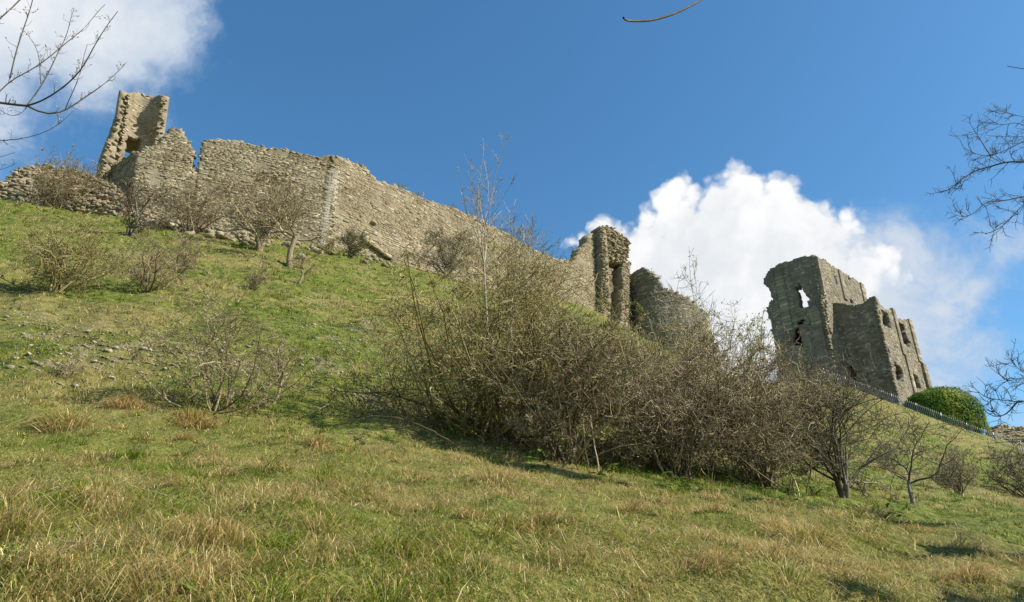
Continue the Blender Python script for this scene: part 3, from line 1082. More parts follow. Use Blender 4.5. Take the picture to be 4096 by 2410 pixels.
def pilaster(S, B, P, d, px, py_top, py_bot, width=.85, proud=.2):
    """shallow buttress: coursed blocks from py_bot up to py_top at that azimuth"""
    t = plan_cross(P, d, px, py_top)
    Q = P + d * t
    q0, q1 = ray(px, py_bot), ray(px, py_top)
    z0 = EYE[2] + q0[2] / q0[1] * Q[1]
    z1 = EYE[2] + q1[2] / q1[1] * Q[1]
    v, blocks = z0, []
    while v < z1:
        h = keep.r.uniform(.26, .36)
        tt, n, up = (x[0] for x in B(np.array([t]), np.array([v])))
        c = S(np.array([t]), np.array([v + h / 2]), np.array([-proud / 2 + .1]))[0]
        blocks.append(('s', 16, c, tt * (width + keep.r.uniform(-.03, .03)), n * (proud + .2), up * (h - .004)))
        v += h
    keep.join('pilaster', blocks)


pilaster(SB, BB, A0[:2], dr, 3264, 1030, 1180, 1.0)
pilaster(SB, BB, A0[:2], dr, 3357, 1082, 1200, 1.1)
pilaster(SB, BB, A0[:2], dr, 3445, 1138, 1215, 1.2)
pilaster(SG, BG, Bc0, dr, 3571, 1240, 1420, 1.0)
pilaster(SG, BG, Bc0, dr, 3638, 1284, 1450, 1.3)
pilaster(SG, BG, Bc0, dr, 3622, 1420, 1580, 1.0)
pilaster(SG, BG, Bc0, dr, 3690, 1462, 1570, 1.4, .4)
pilaster(SA, BA, A0[:2] + dl * 16, -dl, 3258, 1032, 1175, 1.0, .18)
pilaster(SA, BA, A0[:2] + dl * 16, -dl, 3110, 1075, 1330, 1.3, .18)
pilaster(SA, BA, A0[:2] + dl * 16, -dl, 3255, 1240, 1480, 1.6, .18)
for _ in range(45):
    pxx, pyy = keep.r.uniform(3284, 3306), keep.r.uniform(1180, 1345)
    t = plan_cross(A0[:2], dr, pxx, pyy)
    if t < 0:
        t = keep.r.uniform(0, .5)
    Q = A0[:2] + dr * t
    q = ray(pxx, pyy)
    z = EYE[2] + q[2] / q[1] * Q[1]
    keep.add_loose(SB(np.array([t]), np.array([z]), np.array([-.1]))[0], *(x[0] for x in BB(np.array([t]), np.array([z]))), (.38, .34, .22), 25)
keep.finish()

# --- far stump of masonry and toppled bank ----------------------------------
q0 = plan(3955, 1760, 97)
stump = Ruin('masonry_stump', 'low pale stump of masonry beyond the railings at the frame edge', 'ruin', [q0[0], q0[1], 28], seed=17)
Sq, Bq, Lq, _ = plane_wall(q0, plan(4200, 1760, 99))
stump.panel(Sq, Bq, (-1, Lq + 3), (24, 38), [(3955, 1775), (3972, 1748), (3985, 1725), (4010, 1701), (4030, 1703), (4046, 1715), (4070, 1708), (4100, 1709), (4160, 1722), (4230, 1800), (4230, 1900), (3955, 1900)], thick=2.0, rough=.08, edge_size=(.3, .7), jitter=2.5)
stump.finish()

m0 = plan(230, 830, 50)
mound = Ruin('fallen_masonry', 'slumped bank of fallen rubble masonry below the hollow tower', 'ruin', [m0[0], m0[1], 33], seed=18)
Sm0, Bm0, Lm, nm = plane_wall(plan(-60, 800, 49.5), plan(480, 850, 50.5))


def Sm(u, v, w):
    u, v, w = np.broadcast_arrays(np.asarray(u, float), np.asarray(v, float), np.asarray(w, float))
    lean = np.maximum(v - 34.5, 0) * .55 + 1.3 * (fbm(u * .35, v * .5, 4.0, 3) - .5)
    return Sm0(u, v, w + lean)


mpoly = [(-80, 745), (0, 735), (24, 717), (57, 688), (121, 664), (200, 660), (283, 672), (332, 688), (405, 721), (473, 757), (500, 800), (480, 900), (-80, 900)]
mound.part = 'rubble_core'
mound.panel(Sm, Bm0, (-2, Lm + 1), (31, 46), mpoly, thick=1.6, rough=.30, course=(.13, .26), length=(.2, .55), skip=.2, tilt=-.12, edge_size=(.2, .45), mortar_in=.15)
mound.rubble(Sm, Bm0, (-2, Lm + 1), (33, 46), mpoly, 420, (.15, .42), (-.05, .2), 24)
mound.finish()
print('ruins', round(time.time() - T0, 1))


# ------------------------------------------------------------------ woody plants
def tubes(P, R, sides):
    """P (n,m,3), R (n,m) -> vertices and quads"""
    n, m, _ = P.shape
    T = np.gradient(P, axis=1)
    T /= np.maximum(np.linalg.norm(T, axis=2, keepdims=True), 1e-9)
    ref = np.where(np.abs(T[..., 2:3]) > .9, np.array([1., 0, 0]), np.array([0., 0, 1.]))
    X = np.cross(T, ref)
    X /= np.maximum(np.linalg.norm(X, axis=2, keepdims=True), 1e-9)
    Yv = np.cross(T, X)
    a = np.arange(sides) * 2 * math.pi / sides
    V = P[:, :, None] + R[:, :, None, None] * (np.cos(a)[:, None] * X[:, :, None] + np.sin(a)[:, None] * Yv[:, :, None])
    base = (np.arange(n) * m * sides)[:, None, None]
    i = np.arange(m - 1)[None, :, None] * sides
    k = np.arange(sides)[None, None, :]
    k2 = (k + 1) % sides
    q = np.stack([base + i + k, base + i + k2, base + i + sides + k2, base + i + sides + k], -1).reshape(-1, 4)
    return V.reshape(-1, 3), q


class Soup:
    def __init__(self):
        self.V, self.F, self.C, self.n = [], [], [], 0

    def add(self, V, Fq, C):
        self.V.append(V)
        self.F.append(Fq + self.n)
        self.C.append(np.broadcast_to(C, (len(V), 3)) if np.ndim(C) == 1 else C)
        self.n += len(V)

    def build(self, name, mat, parent, base, kind=None, smooth_shade=False):
        if not self.V:
            return None
        by = {}
        for f in self.F:
            by.setdefault(f.shape[1], []).append(f)
        me = mesh(name, np.concatenate(self.V) - base, [np.concatenate(v) for v in by.values()], [mat], {'col': np.concatenate(self.C)}, smooth_shade)
        return link(name, me, parent, kind=kind)


def norm(v):
    return v / np.maximum(np.linalg.norm(v, axis=-1, keepdims=True), 1e-9)


def grow(r, P0, D, L, R0, nseg, wander, trop, taper):
    n = len(P0)
    P = np.zeros((n, nseg + 1, 3))
    P[:, 0] = P0
    d = norm(D)
    for s in range(nseg):
        d = norm(d + r.normal(0, wander, (n, 3)) + np.asarray(trop))
        P[:, s + 1] = P[:, s] + d * (L / nseg)[:, None]
    Rr = R0[:, None] * np.linspace(1, taper, nseg + 1)[None]
    return P, Rr


def children(r, P, Rr, per, t0, t1, ang, ang_sd):
    """points and directions of side shoots along polylines"""
    n, m, _ = P.shape
    N = int(n * per)
    par = np.sort(r.integers(0, n, N)) if per < 3 else np.repeat(np.arange(n), int(round(per)))
    N = len(par)
    t = r.uniform(t0, t1, N) * (m - 1)
    i = np.minimum(t.astype(int), m - 2)
    f = (t - i)[:, None]
    p = P[par, i] * (1 - f) + P[par, i + 1] * f
    tan = norm(P[par, i + 1] - P[par, i])
    rad = Rr[par, i] * (1 - f[:, 0]) + Rr[par, i + 1] * f[:, 0]
    rnd = norm(r.normal(0, 1, (N, 3)))
    side = norm(np.cross(tan, rnd))
    a = np.radians(r.normal(ang, ang_sd, N))[:, None]
    return p, norm(tan * np.cos(a) + side * np.sin(a)), rad, par


BARK_COLS = {
    'thorn': (np.array([.115, .085, .042]), np.array([.50, .41, .25])),
    'olive': (np.array([.145, .115, .036]), np.array([.54, .45, .22])),
    'brown': (np.array([.125, .092, .050]), np.array([.52, .42, .27])),
    'ash': (np.array([.17, .14, .095]), np.array([.48, .42, .32])),
    'limb': (np.array([.032, .027, .019]), np.array([.135, .115, .078])),
    'dark': (np.array([.070, .057, .038]), np.array([.26, .22, .155])),
}


def shrub(name, label, px, py, top_py, w_px, cat='shrub', seed=0, stems=6, per=(5, 7, 6), trunk=0.0, bark='thorn', leaf=None, nleaf=0, Y=None, lean=(0, 0),
          r0=.03, up=.05, spread=55, depth=None, lens=(.55, .32, .16), ang=58, group=None, leafsize=.03, droop=0.0, stemfill=1.22, wander=.22, twig_r=.0030, canes=0):
    r = np.random.default_rng(seed)
    if Y is None:
        P, ok = hit([px], [py])
        base = P[0]
    else:
        base = at(px, py, Y)
        base[2] = float(ground(base[0], base[1]))
    q = ray(px, top_py)
    H = EYE[2] + q[2] / q[1] * base[1] - base[2]
    f = np.linalg.norm(base - EYE)
    Wd = w_px / F * f
    Dp = depth or Wd * .8
    root = link(name, None, loc=tuple(base), label=label, cat=cat, group=group)
    c0, c1 = BARK_COLS[bark]
    cen = base + np.array([lean[0] * Wd, lean[1] * Wd, H * .56])
    rad = np.array([Wd / 2, Dp / 2, H * .52])

    def room(p):
        qn = np.linalg.norm((p - cen) / rad, axis=-1)
        return np.clip(1.35 - qn, .10, 1.0)

    def colours(n, k, lighten):
        t = np.clip(r.random(n) ** 2.2 * 1.05 + lighten, 0, 1)[:, None]
        c = c0 * (1 - t) + c1 * t
        return np.repeat(c, k, 0)
    trunks, crown, leaves = Soup(), Soup(), Soup()
    starts, dirs, lens0, rads = [], [], [], []
    scale = H
    if trunk > 0:
        k = max(1, stems // 4)
        P0 = base + np.c_[r.normal(0, .06 * Wd * .3, (k, 2)), np.full(k, -.15)]
        D0 = np.c_[r.normal(0, .13, (k, 2)), np.ones(k)]
        P, Rr = grow(r, P0, D0, np.full(k, trunk * H + .15) * r.uniform(.9, 1.15, k), np.full(k, r0 * 1.7), 5, .10, (0, 0, .05), .72)
        V, Q = tubes(P, Rr, 7)
        trunks.add(V, Q, colours(k, 6 * 7, .15))
        tips = P[:, -1]
        par = np.arange(stems) % k
        P0 = tips[par] - np.c_[np.zeros((stems, 2)), r.uniform(0, .12 * trunk * H, stems)]
        r_stem = r0 * .8
    else:
        P0 = base + np.c_[r.normal(0, .10 * Wd * .35, (stems, 2)), np.full(stems, -.12)]
        r_stem = r0
    az = r.uniform(0, 2 * math.pi, stems)
    tilt = np.radians(np.minimum(np.abs(r.normal(spread * .55, spread * .35, stems)), 68))
    D0 = np.c_[np.cos(az) * np.sin(tilt) * (Wd / max(Dp, .1)) ** .3 + lean[0], np.sin(az) * np.sin(tilt) + lean[1], np.cos(tilt)]
    # length to the envelope along the start direction
    reach = np.array([np.sqrt(1.0 / np.sum((d / rad) ** 2)) for d in norm(D0)])
    L0 = np.minimum(H * (1 - trunk), reach * (1.25 if trunk else 1.5)) * r.uniform(.7, 1.08, stems) * stemfill
    P, Rr = grow(r, P0, D0, L0, np.full(stems, r_stem) * r.uniform(.6, 1.15, stems), 8, wander, (lean[0] * .05, 0, up), .22)
    V, Q = tubes(P, Rr, 5)
    (crown if trunk else trunks).add(V, Q, colours(stems, 9 * 5, .12 if trunk else -.25))
    if canes:
        k = canes
        Pc = base + np.c_[r.normal(0, .14 * Wd, k), r.normal(0, .14 * Dp, k), np.zeros(k)]
        Pc[:, 2] = ground(Pc[:, 0], Pc[:, 1]) - .05
        Pn, Rn = grow(r, Pc, np.c_[r.normal(0, .28, (k, 2)), np.ones(k)], H * r.uniform(.3, .75, k), r.uniform(.007, .017, k), 7, .13, (0, 0, .05), .4)
        V, Q = tubes(Pn, Rn, 5)
        trunks.add(V, Q, colours(k, 8 * 5, -.2))
    cur = (P, Rr)
    last = None
    for li, n_per in enumerate(per):
        p, d, rr, par = children(r, cur[0], cur[1], n_per, .18 if li else .22, 1.0, ang, 18)
        k = len(p)
        L = scale * lens[li] * r.uniform(.45, 1.15, k) * room(p)
        nseg = (5, 3, 2)[min(li, 2)]
        sd = (4, 3, 3)[min(li, 2)]
        rad0 = np.maximum(rr * r.uniform(.45, .75, k), twig_r * (1.25 if li < 2 else 1.0))
        P, Rr = grow(r, p, d, L, rad0, nseg, wander * (1.1 + .3 * li), (0, 0, up * (1 - .3 * li) - droop * li), .45)
        Rr = np.maximum(Rr, twig_r * .62)
        V, Q = tubes(P, Rr, sd)
        crown.add(V, Q, colours(k, (nseg + 1) * sd, .06 * li))
        cur = (P, Rr)
        last = P
    if nleaf and leaf is not None:
        k = nleaf
        src = r.integers(0, len(last), k)
        f_ = r.random(k)[:, None]
        p = last[src, 0] * (1 - f_) + last[src, -1] * f_ + r.normal(0, leafsize * .5, (k, 3))
        a, b = norm(r.normal(0, 1, (k, 3))), norm(r.normal(0, 1, (k, 3)))
        b = norm(np.cross(a, b))
        s = leafsize * r.uniform(.5, 1.3, k)[:, None]
        V = np.stack([p, p + a * s + b * s * .42, p + a * s * 2, p + a * s - b * s * .42], 1).reshape(-1, 3)
        lc = np.array(leaf)
        cc = lc[r.integers(0, len(lc), k)] * r.uniform(.7, 1.25, (k, 1))
        leaves.add(V, np.arange(4 * k).reshape(k, 4), np.repeat(cc, 4, 0))
    trunks.build('stems' if not trunk else 'trunk', MAT_BARK, root, base, smooth_shade=True)
    cr = crown.build('crown', MAT_BARK, root, base)
    leaves.build('leaves', MAT_LEAF, root, base)
    return root


OLIVE = [(.14, .17, .02), (.20, .22, .03), (.24, .23, .05), (.11, .13, .02), (.24, .17, .06)]
FRESH = [(.19, .27, .035), (.24, .32, .05), (.15, .22, .03)]
DULL = [(.16, .13, .05), (.19, .15, .065), (.13, .13, .04), (.23, .16, .085)]

# hawthorns below the curtain wall
shrub('hawthorn_tree', 'small dark hawthorn with a forked trunk below the hollow tower', 516, 946, 735, 230, 'tree', 21, 8, (6, 6, 4), .2, 'dark', DULL, 700, r0=.08, twig_r=.010, leafsize=.06)
shrub('bushy_shrub', 'dense many-stemmed bare shrub under the narrow gap in the wall', 762, 928, 715, 290, 'shrub', 22, 18, (6, 6, 3), 0, 'thorn', DULL, 500, r0=.04, twig_r=.010, leafsize=.06)
shrub('hawthorn_tree', 'broad bare hawthorn on clustered trunks before the straight run of wall', 1038, 1000, 730, 350, 'tree', 23, 13, (6, 6, 3), .2, 'thorn', DULL, 900, r0=.085, twig_r=.010, leafsize=.055)
shrub('hawthorn_tree', 'bare hawthorn on one pale thick trunk left of the wall angle', 1153, 1067, 735, 300, 'tree', 24, 4, (10, 7, 4), .33, 'thorn', DULL, 600, r0=.10, twig_r=.009, leafsize=.055)
shrub('bare_sapling', 'thin leaning bare sapling just below the thick-trunked hawthorn', 1195, 1136, 985, 90, 'sapling', 25, 4, (5, 5, 3), .3, 'thorn', r0=.04, twig_r=.007)
shrub('low_scrub', 'sparse low scrub between the clustered hawthorn and the leaning sapling', 1010, 1160, 1030, 130, 'shrub', 26, 7, (5, 5, 3), 0, 'thorn', r0=.018, twig_r=.006)
shrub('brown_bush', 'wide brown bush with tangled twigs on the left of the slope', 231, 1164, 850, 350, 'shrub', 27, 20, (6, 6, 3), 0, 'olive', DULL, 1200, r0=.028, twig_r=.006, leafsize=.035)
shrub('bare_bush', 'vase-shaped bare bush with dark stems in mid slope', 595, 1166, 925, 270, 'shrub', 28, 15, (6, 5, 3), 0, 'thorn', DULL, 300, r0=.025, twig_r=.006, leafsize=.03)
shrub('bare_bush', 'smaller bare bush just uphill of the vase-shaped one', 718, 1086, 920, 160, 'shrub', 29, 10, (6, 6, 4), 0, 'thorn', DULL, 150, r0=.025, twig_r=.007, leafsize=.03)
shrub('wall_shrub', 'small greenish shrub against the foot of the curtain wall', 1400, 1030, 915, 120, 'shrub', 30, 8, (6, 7, 4), 0, 'dark', OLIVE, 900, r0=.05, twig_r=.010, leafsize=.075)
shrub('dark_thicket', 'dark tangled shrub crouching along the curtain wall foot', 1790, 1115, 920, 330, 'shrub', 31, 16, (6, 6, 3), 0, 'dark', OLIVE, 1500, r0=.05, twig_r=.013, leafsize=.085, spread=85)
shrub('bramble_mound', 'dark thorny bramble growing over the fallen masonry', 225, 790, 640, 330, 'shrub', 32, 20, (6, 6, 3), 0, 'thorn', DULL, 800, Y=49.0, r0=.035, twig_r=.011, leafsize=.06, spread=85)
shrub('thorn_bush', 'open thorn bush with pale crooked stems in the lower left slope', 860, 1645, 1110, 600, 'shrub', 38, 14, (8, 5, 3), 0, 'thorn', DULL, 300, r0=.020, twig_r=.0036, spread=68, up=.07, leafsize=.016, wander=.24)
shrub('bare_sapling', 'slim bare sapling to the right of the open thorn bush', 1090, 1614, 1360, 210, 'sapling', 34, 6, (6, 5, 3), .2, 'thorn', DULL, 80, r0=.016, twig_r=.0032, leafsize=.016)
shrub('low_scrub', 'tiny dry scrub leaning over the stony ground at far left', 275, 1512, 1405, 140, 'shrub', 35, 7, (5, 5, 3), 0, 'brown', r0=.009, twig_r=.003)
# the great thicket
TH = dict(wander=.25, up=.04, ang=60, stemfill=1.4, lens=(.6, .40, .24))
shrub('hawthorn_thicket', 'biggest spreading hawthorn thicket, nearest the stony slope', 1950, 1830, 1130, 1240, 'shrub', 41, 40, (7, 7, 3), 0, 'olive', OLIVE, 9000, Y=11.3, r0=.026, twig_r=.0046, spread=88, leafsize=.015, depth=3.0, canes=25, **TH)
shrub('hawthorn_thicket', 'arching middle thicket on crooked dark stems below the round bastion', 2260, 1872, 1290, 840, 'shrub', 42, 28, (7, 7, 3), 0, 'thorn', OLIVE, 6500, Y=10.9, r0=.024, twig_r=.0046, spread=86, leafsize=.015, depth=2.6, canes=18, **TH)
shrub('bramble_thicket', 'red-brown bramble thicket between the middle thicket and the keep', 2700, 1955, 1390, 780, 'shrub', 43, 32, (7, 7, 3), 0, 'brown', OLIVE, 5500, Y=11.7, r0=.018, twig_r=.0046, spread=84, leafsize=.015, depth=2.6, canes=16, **TH)
shrub('bramble_thicket', 'purple-brown bramble thicket with arching canes below the keep', 3040, 1985, 1430, 740, 'shrub', 44, 30, (7, 7, 3), 0, 'brown', DULL, 5000, Y=12.4, r0=.018, twig_r=.0046, spread=84, leafsize=.015, depth=2.6, canes=16, **TH)
shrub('dark_hawthorn', 'dark open hawthorn at the right-hand end of the thicket', 3375, 1965, 1430, 600, 'tree', 45, 16, (7, 7, 4), .1, 'dark', DULL, 800, Y=13.2, r0=.036, twig_r=.0040, spread=74, leafsize=.016)
shrub('olive_thicket', 'olive-green tangle behind the middle thicket under the round bastion', 2500, 1740, 1350, 700, 'shrub', 46, 32, (7, 7, 3), 0, 'olive', OLIVE, 6000, Y=15.5, r0=.022, twig_r=.006, spread=80, leafsize=.022, **TH)
shrub('olive_thicket', 'low green tangle rising behind the brambles before the keep', 2900, 1740, 1330, 520, 'shrub', 47, 26, (7, 7, 3), 0, 'olive', OLIVE, 5000, Y=16.0, r0=.022, twig_r=.006, spread=70, leafsize=.022, **TH)
# taller things standing out of it
shrub('ash_sapling', 'tall pale young ash rising out of the thicket before the curtain wall', 1972, 1500, 650, 330, 'tree', 51, 5, (7, 4, 2), .44, 'ash', Y=17.5, r0=.022, up=.14, twig_r=.0055, spread=30, lens=(.24, .11, .05), wander=.10, ang=42)
shrub('ash_sapling', 'second pale young ash with upswept branches beside the tall one', 2045, 1500, 760, 280, 'tree', 52, 5, (7, 4, 2), .40, 'ash', Y=18, r0=.021, up=.14, twig_r=.0055, spread=34, lens=(.24, .11, .05), wander=.10, ang=42)
shrub('budding_sapling', 'budding sapling with upright pale shoots against the white cloud', 2790, 1560, 1040, 360, 'tree', 53, 9, (6, 4, 3), .26, 'ash', FRESH, 300, Y=17.0, r0=.026, up=.15, twig_r=.0048, spread=42, lens=(.30, .13, .06), leafsize=.034, wander=.12, ang=45)
shrub('budding_sapling', 'leafier budding sapling beside the left edge of the keep', 2970, 1560, 1160, 260, 'tree', 54, 8, (6, 5, 3), .22, 'olive', FRESH, 800, Y=16.6, r0=.022, up=.14, twig_r=.0045, spread=40, lens=(.3, .14, .07), leafsize=.034, wander=.13, ang=45)
shrub('leafy_bush', 'bright yellow-green leafy bush in front of the keep', 3155, 1560, 1320, 200, 'shrub', 55, 14, (6, 6, 3), 0, 'olive', FRESH, 2600, Y=17.5, r0=.014, twig_r=.004, leafsize=.036)
shrub('scrub_screen', 'greenish scrub before the long curtain wall behind the ash', 2060, 1330, 930, 440, 'shrub', 56, 18, (6, 6, 3), 0, 'olive', OLIVE, 2200, Y=26.0, r0=.03, twig_r=.007, leafsize=.04, **TH)
# right-hand slope
shrub('bare_tree', 'small bare tree with a forked trunk on the right-hand slope', 3650, 2030, 1650, 520, 'tree', 61, 6, (7, 6, 4), .22, 'dark', DULL, 100, Y=17.0, r0=.034, twig_r=.0042, spread=72, leafsize=.018)
shrub('bare_bush', 'round bare bush uphill of the small forked tree', 3850, 1990, 1780, 250, 'shrub', 62, 12, (6, 6, 4), .08, 'thorn', DULL, 150, Y=24.0, r0=.035, twig_r=.0055, leafsize=.022)
shrub('bare_bush', 'bare bush cut by the right frame edge on the slope', 4105, 1960, 1780, 240, 'shrub', 63, 14, (6, 6, 4), 0, 'dark', DULL, 150, Y=28.0, r0=.035, twig_r=.006, leafsize=.022)
print('shrubs', round(time.time() - T0, 1))


# overhanging trees whose trunks stand outside the frame
def traced_tree(name, label, trunk_xy, trunk_h, trunk_r, limbs, bark, seed, per_m=14, twig_len=(.08, .3), up=.25, bud=None, trunk_top=None, sub=0, twig_r=.0025):
    r = np.random.default_rng(seed)
    bx, by = trunk_xy
    bz = float(ground(bx, by))
    base = np.array([bx, by, bz])
    root = link(name, None, loc=tuple(base), label=label, cat='tree')
    c0, c1 = BARK_COLS[bark]
    tr, crown, buds = Soup(), Soup(), Soup()
    k = 9
    P = np.zeros((1, k, 3))
    P[0, :, 0] = bx + r.normal(0, .05, k).cumsum()
    P[0, :, 1] = by + r.normal(0, .05, k).cumsum()
    P[0, :, 2] = np.linspace(bz - .3, bz + trunk_h, k)
    R = np.linspace(trunk_r, trunk_r * .35, k)[None]
    V, Q = tubes(P, R, 10)
    tr.add(V, Q, np.repeat((c0 * .6 + c1 * .4)[None], len(V), 0))
    segs = []
    for (pts, Y, r_a, r_b, joins, *tw) in limbs:
        Ys = np.linspace(*Y, len(pts)) if isinstance(Y, tuple) else np.full(len(pts), Y)
        W_ = np.array([at(x, y, yy) for (x, y), yy in zip(pts, Ys)])
        if joins:
            j = np.clip((W_[0][2] - .5 - bz) / trunk_h, .15, .98) * (k - 1)
            i = int(j)
            i = min(i, k - 2)
            a = P[0, i] * (1 - (j - i)) + P[0, i + 1] * (j - i)
            mid = a * .45 + W_[0] * .55 + np.array([0, 0, -.12])
            W_ = np.concatenate([[a, mid], W_])
        # densify with a smooth curve
        t = np.r_[0, np.cumsum(np.linalg.norm(np.diff(W_, axis=0), axis=1))]
        n = max(8, int(t[-1] / .09))
        tt = np.linspace(0, t[-1], n)
        C = np.stack([np.interp(tt, t, W_[:, d]) for d in range(3)], -1)
        for _ in range(2):
            C[1:-1] = .25 * C[:-2] + .5 * C[1:-1] + .25 * C[2:]
        rad = np.linspace(r_a, r_b, n)
        V, Q = tubes(C[None], rad[None], 6)
        cc = np.clip(r.random(n) * .5 + .25, 0, 1)[:, None]
        crown.add(V, Q, np.repeat(c0 * (1 - cc) + c1 * cc, 6, 0))
        segs.append((C, rad, t[-1], tw[0] if tw else 1.0))
    # spurs and hanging twigs
    for C, rad, Lt, dens in segs:
        if dens == 0:
            continue
        n = max(2, int(Lt * per_m * dens))
        p, d, rr, _ = children(r, C[None], rad[None], max(n, 3), .2, 1.0, 52, 15)
        L = r.uniform(*twig_len, len(p))
        P2, R2 = grow(r, p, d, L, np.maximum(rr * .45, twig_r), 5, .18, (0, 0, up), .5)
        V, Q = tubes(P2, R2, 4)
        cc = np.repeat(r.random(len(p)), 24)[:, None]
        crown.add(V, Q, c0 * (1 - cc) + c1 * cc)
        if sub:
            p, d, rr, _ = children(r, P2, R2, sub, .2, 1.0, 50, 15)
            L = r.uniform(.3, .8, len(p)) * twig_len[1] * .5
            P3, R3 = grow(r, p, d, L, np.maximum(rr * .6, twig_r * .8), 3, .2, (0, 0, up), .6)
            V, Q = tubes(P3, R3, 3)
            cc = np.repeat(r.random(len(p)), 12)[:, None]
            crown.add(V, Q, c0 * (1 - cc) + c1 * cc)
            P2 = P3
        if bud is not None:
            tip = P2[:, -1]
            k2 = r.random(len(tip)) < .5
            tip, dd = tip[k2], norm(P2[:, -1] - P2[:, -2])[k2]
            if len(tip):
                Pb = np.stack([tip, tip + dd * .006, tip + dd * .014, tip + dd * .02], 1)
                Rb = np.tile([.002, .0055, .0045, .0008], (len(tip), 1))
                V, Q = tubes(Pb, Rb, 5)
                buds.add(V, Q, np.repeat(np.array(bud)[None], len(V), 0))
    tr.build('trunk', MAT_BARK, root, base, smooth_shade=True)
    crown.build('crown', MAT_BARK, root, base, smooth_shade=True)
    buds.build('buds', MAT_BARK, root, base, kind='stuff')
    return root


L5 = 5.6
traced_tree('sycamore_tree', 'budding sycamore whose bare branches reach in at upper left', (-6.3, 4.6), 8.5, .2, [
    ([(-120, 395), (0, 411), (45, 420), (108, 424)], L5, .014, .0115, True),
    ([(108, 424), (160, 412), (200, 387), (260, 347), (300, 310), (333, 275), (355, 225), (385, 170), (425, 105), (471, 46)], (L5, 5.2), .0095, .003, False),
    ([(108, 424), (123, 439), (160, 458), (224, 466), (264, 444), (330, 396), (411, 344), (472, 288), (502, 256)], (L5, 5.9), .0095, .0025, False),
    ([(110, 420), (163, 349), (189, 302), (236, 203), (265, 150), (288, 57), (297, 33)], (L5, 6.0), .007, .0025, False),
    ([(-110, 470), (0, 368), (40, 316), (109, 293), (165, 255), (231, 203), (274, 160), (330, 127), (373, 71), (401, 28), (420, 19)], 5.1, .010, .0025, True),
    ([(40, 314), (61, 217), (94, 113), (118, 52), (132, 0), (140, -40)], (5.1, 5.0), .0065, .0035, False),
    ([(-100, 160), (0, 75), (42, 38), (83, 0), (130, -60)], 4.9, .009, .006, True),
    ([(-110, 566), (0, 564), (76, 559), (151, 543), (208, 519), (241, 500), (274, 465), (292, 445)], 5.4, .0075, .0022, True),
    ([(260, 441), (283, 378), (321, 316), (330, 236), (349, 179)], (5.75, 5.5), .005, .002, False),
    ([(163, 335), (160, 283), (156, 212), (137, 170), (104, 132)], (5.7, 5.6), .0042, .002, False),
    ([(-100, 650), (0, 632), (28, 623), (59, 611)], 5.6, .005, .002, True),
    ([(-100, 700), (0, 684), (47, 672), (66, 655)], 5.7, .004, .0018, True),
    ([(108, 426), (90, 455), (50, 470), (15, 455), (0, 440)], (5.6, 5.5), .0045, .0022, False),
], 'limb', 71, per_m=13, twig_len=(.02, .13), up=.22, bud=(.42, .31, .25), sub=2, twig_r=.0019)

RY = 9.0
traced_tree('overhanging_ash', 'dark overhanging ash with drooping branches entering along the right edge', (9.3, 7.6), 11.0, .27, [
    ([(4250, 640), (4096, 649), (4025, 646), (3978, 663), (3902, 682), (3841, 720), (3808, 753), (3765, 772)], RY, .030, .004, True),
    ([(4250, 770), (4096, 786), (4006, 807), (3944, 803), (3911, 843), (3874, 871), (3850, 868)], 8.8, .020, .004, True),
    ([(4250, 760), (4096, 814), (4067, 847), (4025, 895), (3987, 923), (3940, 937)], 9.3, .016, .004, True),
    ([(4250, 520), (4096, 564), (4025, 602), (3959, 626), (3921, 626), (3883, 607), (3855, 593)], 9.2, .018, .004, True),
    ([(3963, 626), (3930, 574), (3907, 536), (3878, 493)], 9.2, .009, .003, False),
    ([(4250, 560), (4096, 503), (4062, 484), (4011, 508), (3968, 489), (3935, 460)], 8.9, .013, .003, True),
    ([(4250, 560), (4096, 465), (4048, 460), (4001, 446), (3973, 427)], 9.4, .011, .003, True),
    ([(4250, 600), (4096, 545), (4001, 548), (3949, 543)], 9.1, .010, .003, True),
    ([(4250, 1640), (4096, 1604), (4042, 1612), (4018, 1596), (3945, 1600), (3920, 1580), (3901, 1557)], 8.4, .015, .0035, True),
    ([(4070, 1608), (4042, 1640), (4022, 1668), (3957, 1672), (3933, 1636)], 8.4, .010, .003, False),
    ([(4250, 1560), (4096, 1519), (4058, 1515), (3998, 1535)], 8.6, .008, .003, True),
    ([(4250, 1580), (4096, 1500), (4058, 1462), (4042, 1440)], 8.7, .008, .003, True),
    ([(4250, 1700), (4096, 1757), (4026, 1822), (3994, 1842)], 8.3, .010, .003, True),
    ([(4250, 300), (4096, 275), (4060, 273), (4030, 265)], 7.8, .012, .005, True, 0),
    ([(3600, -420), (3100, -230), (2870, -70), (2805, 0), (2760, 26), (2690, 60), (2600, 85), (2520, 86), (2502, 82), (2494, 72)], (6.5, 5.4), .018, .0115, True, 0),
], 'limb', 72, per_m=11, twig_len=(.10, .38), up=.03, sub=5, twig_r=.0042)
print('trees', round(time.time() - T0, 1))


